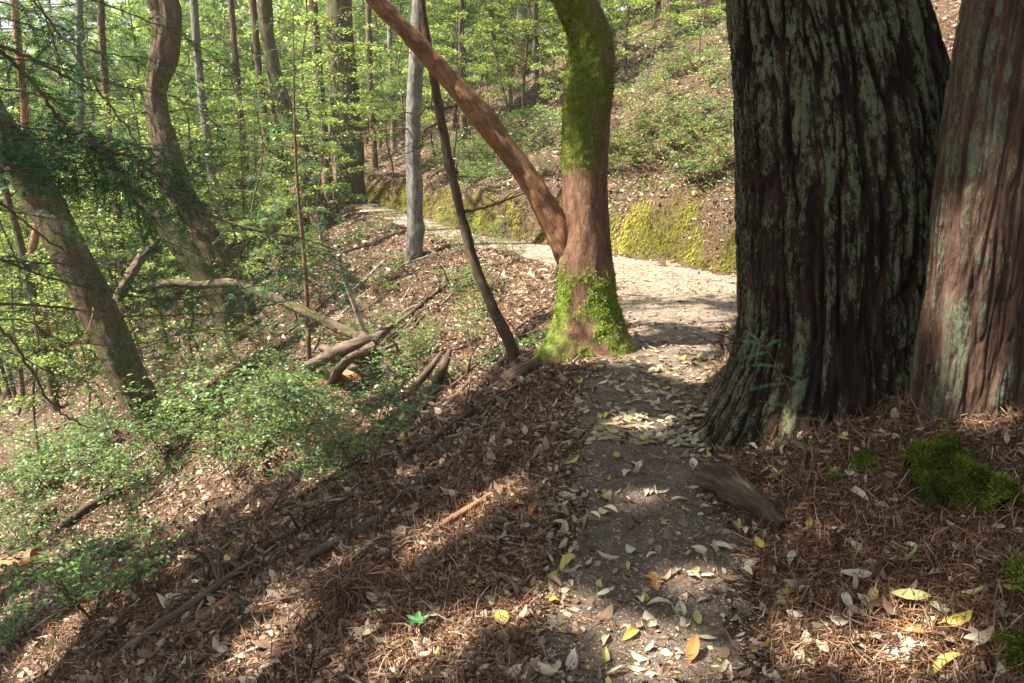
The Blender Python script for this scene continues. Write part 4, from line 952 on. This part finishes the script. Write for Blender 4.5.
for rows, m_, lb in SL: log_px('fallen_stick', lb, 'stick', rows, M[m_], 'fallen sticks')
# more small sticks, alike
for k in range(400):
    if k > 255: break
    px, py = (rs.uniform(0, 560), rs.uniform(400, 680)) if k % 2 else (rs.uniform(100, 560), rs.uniform(240, 470))
    p = ground(px, py)
    if p[1] > 19 or abs(float(_bil(_D, p[:1], p[1:2])[0])) < 1: continue
    a = rs.gauss(.55, .6); l_ = rs.uniform(.12, .5)*(1 + max(0, p[1]-4)*.16); P = []
    for t_ in (-.5, -.1, .25, .5):
        x_ = p[0] + math.cos(a)*l_*t_ + rs.gauss(0, .012); y_ = p[1] + math.sin(a)*l_*t_ + rs.gauss(0, .012); P.append([x_, y_, hz(x_, y_) + .02])
    P = np.array(P); b = P[1].copy(); r0 = rs.uniform(.003, .010)*(1 + max(0, p[1]-4)*.1)
    mm_ = rs.choice(['twig', 'palet', 'darkwood', 'twig']); o = obj('fallen_stick', make_mesh('stick', tube(P - b, [r0, r0*.9, r0*.7, r0*.3], 6, sub=3, rough=.2), M[mm_]), None, b)
    tag(o, {'twig': 'small brown stick lying in the litter of the left slope', 'palet': 'small pale stick lying in the litter of the left slope', 'darkwood': 'small dark stick lying in the litter of the left slope'}[mm_], 'stick', 'small sticks in the litter')

for k, (px, py, a_, l_, m_) in enumerate(((440, 395, .6, 1.1, 'brown'), (475, 378, .9, .9, 'deadwood'), (410, 420, .5, 1.2, 'brown'), (350, 400, .3, 1.3, 'deadwood'), (260, 370, .2, 1.5, 'brown'), (395, 345, .8, 1.4, 'deadwood'),
        (430, 300, .5, 1.5, 'brown'), (330, 300, .6, 1.8, 'deadwood'), (200, 395, .3, 1.4, 'deadwood'), (470, 420, .7, .9, 'brown'), (300, 500, .6, 1.0, 'darkwood'), (380, 520, .6, .8, 'deadwood'), (250, 560, .5, .9, 'darkwood'), (80, 420, .1, 1.6, 'deadwood'), (520, 330, .4, 1.0, 'deadwood'), (180, 620, .6, .8, 'deadwood'))):
    p = ground(px, py); q = random.Random(k); P = []; r0 = (.012 + .012*q.random())*(1 + .05*p[1])
    for t_ in (-.5, -.2, .1, .35, .5):
        x_ = p[0] + math.cos(a_)*l_*t_ + q.gauss(0, .03); y_ = p[1] + math.sin(a_)*l_*t_ + q.gauss(0, .03); P.append([x_, y_, hz(x_, y_) + r0 + .06*max(0, t_)])
    P = np.array(P); b = P[2].copy(); ch = tube(P - b, [r0, r0*.95, r0*.8, r0*.55, r0*.2], 10, sub=5, rough=.25, seed=k); Qc = catmull(P - b, 5)
    for j in range(9):
        b0 = Qc[q.randrange(4, len(Qc))]; e_ = unit(np.array([math.cos(a_), math.sin(a_), .3])*.6 + np.array([q.gauss(0, 1), q.gauss(0, 1), abs(q.gauss(.2, .6))]))*l_*q.uniform(.12, .4)
        ch += tube([b0, b0+e_*.5+[0, 0, q.gauss(0, .02)], b0+e_+[q.gauss(0, .03), q.gauss(0, .03), -.05*l_]], [r0*.4, r0*.28, r0*.1], 5, cap=False)
    tag(obj('broken_bough', make_mesh('broken_bough', ch, M[m_]), None, b), 'broken dead bough with bare side twigs lying on the left slope', 'branch', 'broken boughs on the slope')

# ------------------------------------------------------------------ moss clumps and seedlings
def moss_clump(px, py, sx, sy_, hgt, label, nb):
    p = ground(px, py); n = 64
    g_ = np.linspace(-1, 1, n); U_, W_ = np.meshgrid(g_, g_); x = p[0]+U_.ravel()*sx*1.0; y = p[1]+W_.ravel()*sy_
    q = np.sqrt(U_.ravel()**2 + W_.ravel()**2); e = q + .5*fbm(P3(x, y, 8), 4, int(px))
    hh = hgt*(1 - sstep(.3, 1.0, e)); z = H(x, y) - .03 + hh + .035*sstep(1.15, .7, e) + .02*fbm(P3(x, y, 22), 2, 5)*(e < 1)
    V_ = np.stack([x, y, z], 1) - p; i_ = np.arange(n-1)[:, None]*n; j_ = np.arange(n-1)[None]
    F_ = np.stack([i_+j_, i_+j_+1, i_+n+j_+1, i_+n+j_], -1).reshape(-1, 4)
    inside = e.reshape(n, n); fm = (inside[:-1, :-1] < 1.0).ravel(); F_ = F_[fm]
    t = thing('moss_clump', label, 'moss', p)
    me_ = make_mesh('moss_cushion', [dict(V=V_, F=F_, rnd=np.full(len(V_), .2))], M['moss_c']); obj('cushion', me_, t)
    k = rng.choice(np.nonzero(e < .97)[0], nb); nv_ = np.zeros(len(V_)*3, np.float32); me_.vertices.foreach_get('normal', nv_); nv_ = nv_.reshape(-1, 3)[k].astype(float)
    nv_ = np.where((nv_**2).sum(1, keepdims=True) < .1, [[0, -.5, .8]], nv_)
    Pk = V_[k] + rng.normal(size=(nb, 3))*.008; Xk = unit(nv_ + .7*rng.normal(size=(nb, 3)))
    rn_ = np.clip(.5 + .5*fbm((Pk+p)*14, 2, 3) + .2*rng.normal(size=nb), 0, 1)
    obj('frond', make_mesh('moss_fronds', [scatter(LEAF4, Pk, Xk, rdir(nb), .016*(.6+rng.random(nb)), .010, rn_)], M['moss_c'], False), t)['kind'] = 'stuff'
moss_clump(948, 488, .16, .26, .12, 'largest bright green moss clump on the bank below the right redwood', 12000)
moss_clump(860, 468, .06, .10, .05, 'small green moss clump left of the largest one', 2500)
moss_clump(1018, 585, .06, .10, .04, 'small green moss patch at the right edge of the view', 1500)
moss_clump(1020, 665, .05, .08, .04, 'small green moss patch in the lower right corner', 1500)
moss_clump(835, 480, .04, .05, .02, 'tiny moss tuft just in front of the big redwood base', 800)

def needle_spray(P, T_, lat, up, n, ln, wd):
    """flat two-row needle spray along a twig"""
    t_ = np.linspace(.05, 1, n); m = len(P)-1; idx = t_*m
    q = np.stack([np.interp(idx, np.arange(m+1), P[:, c]) for c in range(3)], 1); q = np.repeat(q, 2, 0)
    sd = np.tile([1, -1], n); X_ = unit(lat*sd[:, None] + T_*.75 + .12*rng.normal(size=(2*n, 3)))
    taper = np.repeat(np.sin(np.pi*np.clip(t_*.85+.12, 0, 1))**.6, 2)
    return scatter(NEEDLE, q, X_, np.tile(up, (2*n, 1)) + .15*rng.normal(size=(2*n, 3)), ln*taper, ln*taper*wd)
NEEDLE = (np.array([[0, .5, 0], [0, -.5, 0], [.65, -.55, .03], [1, 0, -.06]]), np.array([[0, 1, 2, 3]]))
def bough(paths_t, foliage, twig_len=.24, dens=30, droop=.45, nl=.020, tn=18, tilt=.7):
    """foliage geometry along a branch polyline P between t ranges"""
    P = paths_t; ch = []; tw = []
    s_ = np.concatenate([[0], np.cumsum(np.linalg.norm(np.diff(P, axis=0), axis=1))]); L0 = s_[-1]
    for (t0, t1, dmul) in foliage:
        n = int((t1-t0)*L0*dens*dmul)
        n = max(n, 1)
        for k in range(n):
            u_ = (t0 + (t1-t0)*(k+.5)/n)*L0; p = np.array([np.interp(u_, s_, P[:, c]) for c in range(3)]); p2 = np.array([np.interp(min(L0, u_+.05), s_, P[:, c]) for c in range(3)])
            T_ = unit(p2-p) if np.linalg.norm(p2-p) > 1e-4 else unit(P[-1]-P[-2])
            up = unit(np.array([0, -tilt*rng.random(), 1.]) + .3*rng.normal(size=3)); lat = unit(np.cross(T_, up))*(1 if k % 2 else -1)
            d_ = unit(lat + T_*rng.uniform(.3, 1.0)); l_ = twig_len*(.5+.8*rng.random())
            Q = np.array([p, p+d_*l_*.5, p+d_*l_+np.array([0, 0, -droop*l_])]); tw += tube(Q, [.0016, .0012, .0006], 3, cap=False)
            upn = unit(np.cross(np.cross(d_, up), d_)); ltn = unit(np.cross(d_, upn))
            ch.append(needle_spray(Q, d_, ltn, upn, tn, nl, .22))
            for v in range(4):       # side sprays
                f = .25 + .17*v; q = Q[0]*(1-f)+Q[2]*f; sdv = ltn*(1 if v % 2 else -1); d2 = unit(d_*.9 + sdv); l2 = l_*.5*(1-f*.5)
                Q2 = np.array([q, q+d2*l2*.5, q+d2*l2+np.array([0, 0, -droop*l2])]); lt2 = unit(np.cross(d2, upn))
                ch.append(needle_spray(Q2, d2, lt2, upn, max(5, int(tn*.6)), nl*.9, .22))
    return ch, tw
# young redwood standing just left of the frame: its boughs hang across the view
tb = np.array([-3.35, 3.5, 0]); tb[2] = hz(tb[0], tb[1])
yr = thing('young_redwood_tree', 'young redwood whose thin feathery boughs hang across the left of the view', 'tree', tb)
obj('trunk', make_mesh('young_trunk', tube([[0, 0, -.3], [.02, 0, 2], [0, .05, 4.5], [.05, 0, 8]], [.11, .09, .07, .03], 16, sub=8, rough=.1), M['brown']), yr)
BR = [
 ([(-60, 22), (0, 46), (45, 65), (95, 92)], 3.5, .012, .006, [(.4, .7, .3)]),
 ([(-60, 20), (0, 52), (35, 85), (62, 122), (100, 146), (135, 160), (180, 197), (205, 212), (245, 228), (300, 238), (335, 250)], 3.6, .011, .003, [(.36, .62, 1.6), (.8, 1, .35)]),
 ([(-40, -70), (32, 0), (60, 35), (95, 85), (125, 125), (150, 165), (190, 222), (225, 262), (250, 300)], 3.3, .006, .002, [(.55, .72, .6)]),
 ([(-60, 84), (0, 88), (50, 98), (102, 106)], 3.4, .006, .003, [(.0, .3, .3)]),
 ([(-60, 298), (0, 303), (60, 308), (130, 315), (200, 314), (255, 308), (292, 300)], 3.7, .009, .003, [(.55, 1, .3)]),
 ([(-60, 160), (0, 203), (45, 238), (80, 265), (105, 300), (130, 335), (138, 370)], 3.5, .007, .002, [(.1, .3, .2)]),
 ([(-60, 290), (0, 328), (28, 365), (50, 402), (75, 422), (98, 430)], 3.0, .009, .003, []),
 ([(-60, 120), (0, 138), (50, 140), (105, 150), (150, 163), (190, 172)], 3.6, .007, .002, [(.2, 1, 3.2)]),
 ([(-60, 105), (10, 125), (60, 132), (110, 140), (160, 150), (205, 160)], 4.0, .006, .002, [(.3, 1, 2.0)]),
 ([(-70, 140), (0, 158), (60, 160), (120, 170), (170, 190), (195, 212)], 3.7, .006, .002, [(.25, 1, 2.4)]),
 ([(-60, 10), (20, 22), (90, 50), (150, 60), (200, 82)], 4.4, .006, .002, [(.25, 1, .9)]),
 ([(-60, 260), (30, 262), (100, 268), (150, 280), (200, 300)], 4.3, .006, .002, [(.3, 1, 1.0)]),
 ([(-60, 150), (10, 165), (70, 172), (120, 190), (150, 215), (170, 240)], 4.0, .006, .002, [(.25, .95, 2.2)]),
 ([(-70, 180), (0, 172), (40, 170), (70, 185)], 3.4, .006, .002, [(.3, 1, 1.6)]),
 ([(-60, -20), (20, 8), (60, 18), (110, 40)], 4.2, .006, .002, [(.2, 1, .8)]),
 ([(-60, 240), (40, 275), (110, 292), (175, 300), (240, 290), (300, 275), (345, 268)], 4.4, .007, .002, [(.35, 1, 1.3)]),
 ([(-60, 330), (20, 320), (60, 340), (130, 345), (200, 330), (260, 335)], 4.6, .006, .002, [(.3, 1, 1.0)]),
 ([(-60, -50), (40, -20), (120, 10), (190, 40), (235, 75)], 4.3, .007, .002, [(.25, 1, .7)]),
 ([(-60, 50), (40, 62), (110, 84), (180, 100), (222, 128)], 4.5, .006, .002, [(.3, 1, .6)]),
 ([(-60, 200), (30, 215), (90, 228), (160, 240), (215, 262)], 4.7, .006, .002, [(.35, 1, .8)]),
 ([(-60, -30), (30, -5), (60, 60), (75, 95)], 3.4, .005, .002, [(.3, 1, .5)]),
 ([(-60, 360), (0, 350), (50, 372), (100, 385)], 3.6, .005, .002, [(.2, 1, .8)]),
]
for (pp, Y, r0, r1, fol) in BR:
    P = np.array([at(a, b, Y + .25*k/len(pp)) for k, (a, b) in enumerate(pp)]); st = np.array([tb[0], tb[1], P[0][2] + .12])
    P = np.vstack([st, P]); Pc = catmull(P, 8) + rng.normal(size=(8*(len(P)-1)+1, 3))*.003
    b_ = obj('branch', make_mesh('bough', tube(Pc - tb, np.linspace(r0, r1, len(Pc)), 7, cap=False), M['twig']), yr)
    if fol:
        ch, tw = bough(Pc, fol)
        obj('foliage', make_mesh('bough_needles', ch + tw, M['spray'], False), b_, (-0, 0, 0)).location = tuple(-tb)
        b_.children[0].location = tuple(-tb)
c = obj('crown', CR_SML, yr, (0, 0, 8)); c.scale = (.8,)*3
# conifer overhanging from the top, farther away
tb2 = np.array([-4.3, 9.2, 0]); tb2 = None
# green sprays at the top between the left trunks
sb = ground(309, 388)
sp = thing('redwood_sapling', 'dark thin redwood sapling with drooping green sprays left of the root heap', 'tree', sb)
hT = 5.2
obj('trunk', make_mesh('sapling_trunk', tube([[0, 0, -.3], [.05, 0, 1.5], [0, .05, 3.2], [.1, 0, hT]], [.045, .034, .02, .005], 10, sub=8, rough=.15), M['twig']), sp)
fch = []; ftw = []
for k in range(34):
    z = .9 + k*.125; a = k*2.4; l_ = (1.45 - .18*z)*rng.uniform(.6, 1.1); d_ = np.array([math.cos(a), math.sin(a), .05])
    P = np.array([[0, 0, z], d_*l_*.5+[0, 0, z], d_*l_+[0, 0, z-.22*l_]]); Pc = catmull(P, 5); ftw += tube(Pc, np.linspace(.006, .002, len(Pc)), 4, cap=False)
    a1, a2 = bough(Pc, [(.25, 1, 1.0)], .26, 10, .35, .028, 10); fch += a1; ftw += a2
obj('crown', make_mesh('sapling_crown', fch + ftw, M['spray'], False), sp)

# small sprout in front of the big redwood
b = at(792, 462, 3.45); b[2] = hz(b[0], b[1])
sprt = thing('redwood_sprout', 'small thin redwood sprout with blue-green sprays in front of the big redwood base', 'plant', b)
st = []; fo = []
main = np.array([at(792, 462, 3.45), at(797, 430, 3.44), at(793, 400, 3.43), at(782, 375, 3.42), at(768, 352, 3.41), at(760, 343, 3.41)]) - b
main[0][2] = -.02
Pc = catmull(main, 6); st += tube(Pc, np.linspace(.003, .001, len(Pc)), 5)
for (i0, ex) in ((8, (30, 3)), (10, (-38, -8)), (16, (-42, 6)), (18, (28, 12)), (20, (-30, -3)), (24, (-26, 6)), (26, (14, -8)), (28, (-22, -4)), (14, (18, -12)), (5, (-34, 4)), (4, (20, 2)), (29, (-14, -12))):
    i0 = min(i0, len(Pc)-1); q = Pc[i0]; e = np.array([ex[0]/FPX*3.45, rng.uniform(-.04, .02), -ex[1]/FPX*3.45]); Q = np.array([q, q+e*.5+[0, 0, .006], q+e])
    st += tube(Q, [.0015, .001, .0006], 3, cap=False); d_ = unit(e); upn = unit(np.array([0, -.6, .8])); lt = unit(np.cross(d_, upn)); fo.append(needle_spray(Q, d_, lt, upn, 14, .016, .22))
obj('stem', make_mesh('sprout_stem', st, M['twig']), sprt); obj('foliage', make_mesh('sprout_needles', fo, M['sprout'], False), sprt)

# little green seedling bottom left of trail
b = ground(418, 640)
sd = thing('seedling', 'tiny bright green seedling in the litter at the bottom left of the trail', 'plant', b)
V_, F_ = leaf_geo(2, .4, .3, .5)
chs = []
for a in range(5):
    an = a*1.256+.3; Xd = np.array([[math.cos(an), math.sin(an), .35]]); chs.append(scatter((V_, F_), np.array([[0, 0, .07]]), Xd, np.array([[0, 0, 1.]]), .045, .045))
obj('stem', make_mesh('seedling_stem', tube([[0, 0, -.01], [0, 0, .07]], [.0015, .001], 5), M['sprout']), sd); obj('foliage', make_mesh('seedling_leaves', chs, M['sprout']), sd)
# dried fern tuft
b = ground(345, 610)
ft = thing('dry_fern_tuft', 'drooping tuft of dead grey-brown fronds on the near slope', 'plant', b)
n = 420; a = rng.uniform(0, 6.28, n); P_ = np.stack([.05*rng.normal(size=n), .05*rng.normal(size=n), .05+.05*rng.random(n)], 1)
X_ = np.stack([np.cos(a), np.sin(a), .5+.0*a], 1)
FR = (np.array([[0,.5,0],[0,-.5,0],[.3,-.5,.12],[.3,.5,.12],[.65,-.45,.02],[.65,.45,.02],[1,-.1,-.4],[1,.1,-.4]]), STRAND[1])
obj('frond', make_mesh('dead_fronds', [scatter(FR, P_, X_, np.tile([0, 0, 1.], (n, 1)), .12+.14*rng.random(n), .004)], M['strand'], False), ft)['kind'] = 'stuff'

# ------------------------------------------------------------------ forest air
hm = bpy.data.materials.new('haze'); hm.use_nodes = True; ht = hm.node_tree
for n_ in list(ht.nodes): ht.nodes.remove(n_)
ho = ht.nodes.new('ShaderNodeOutputMaterial'); hv = ht.nodes.new('ShaderNodeVolumePrincipled'); hv.inputs['Density'].default_value = .0010
hv.inputs['Color'].default_value = (.95, .98, .93, 1); hv.inputs['Anisotropy'].default_value = .3; ht.links.new(hv.outputs[0], ho.inputs['Volume'])
bx = np.array([[a, b, c] for a in (-75, 75) for b in (-45, 85) for c in (-50, 34)], float)
bf = np.array([[0, 1, 3, 2], [4, 6, 7, 5], [0, 4, 5, 1], [2, 3, 7, 6], [0, 2, 6, 4], [1, 5, 7, 3]])
tag(obj('haze', make_mesh('haze', [dict(V=bx, F=bf)], hm, False)), 'faint pale air between the far trees', kind='stuff')
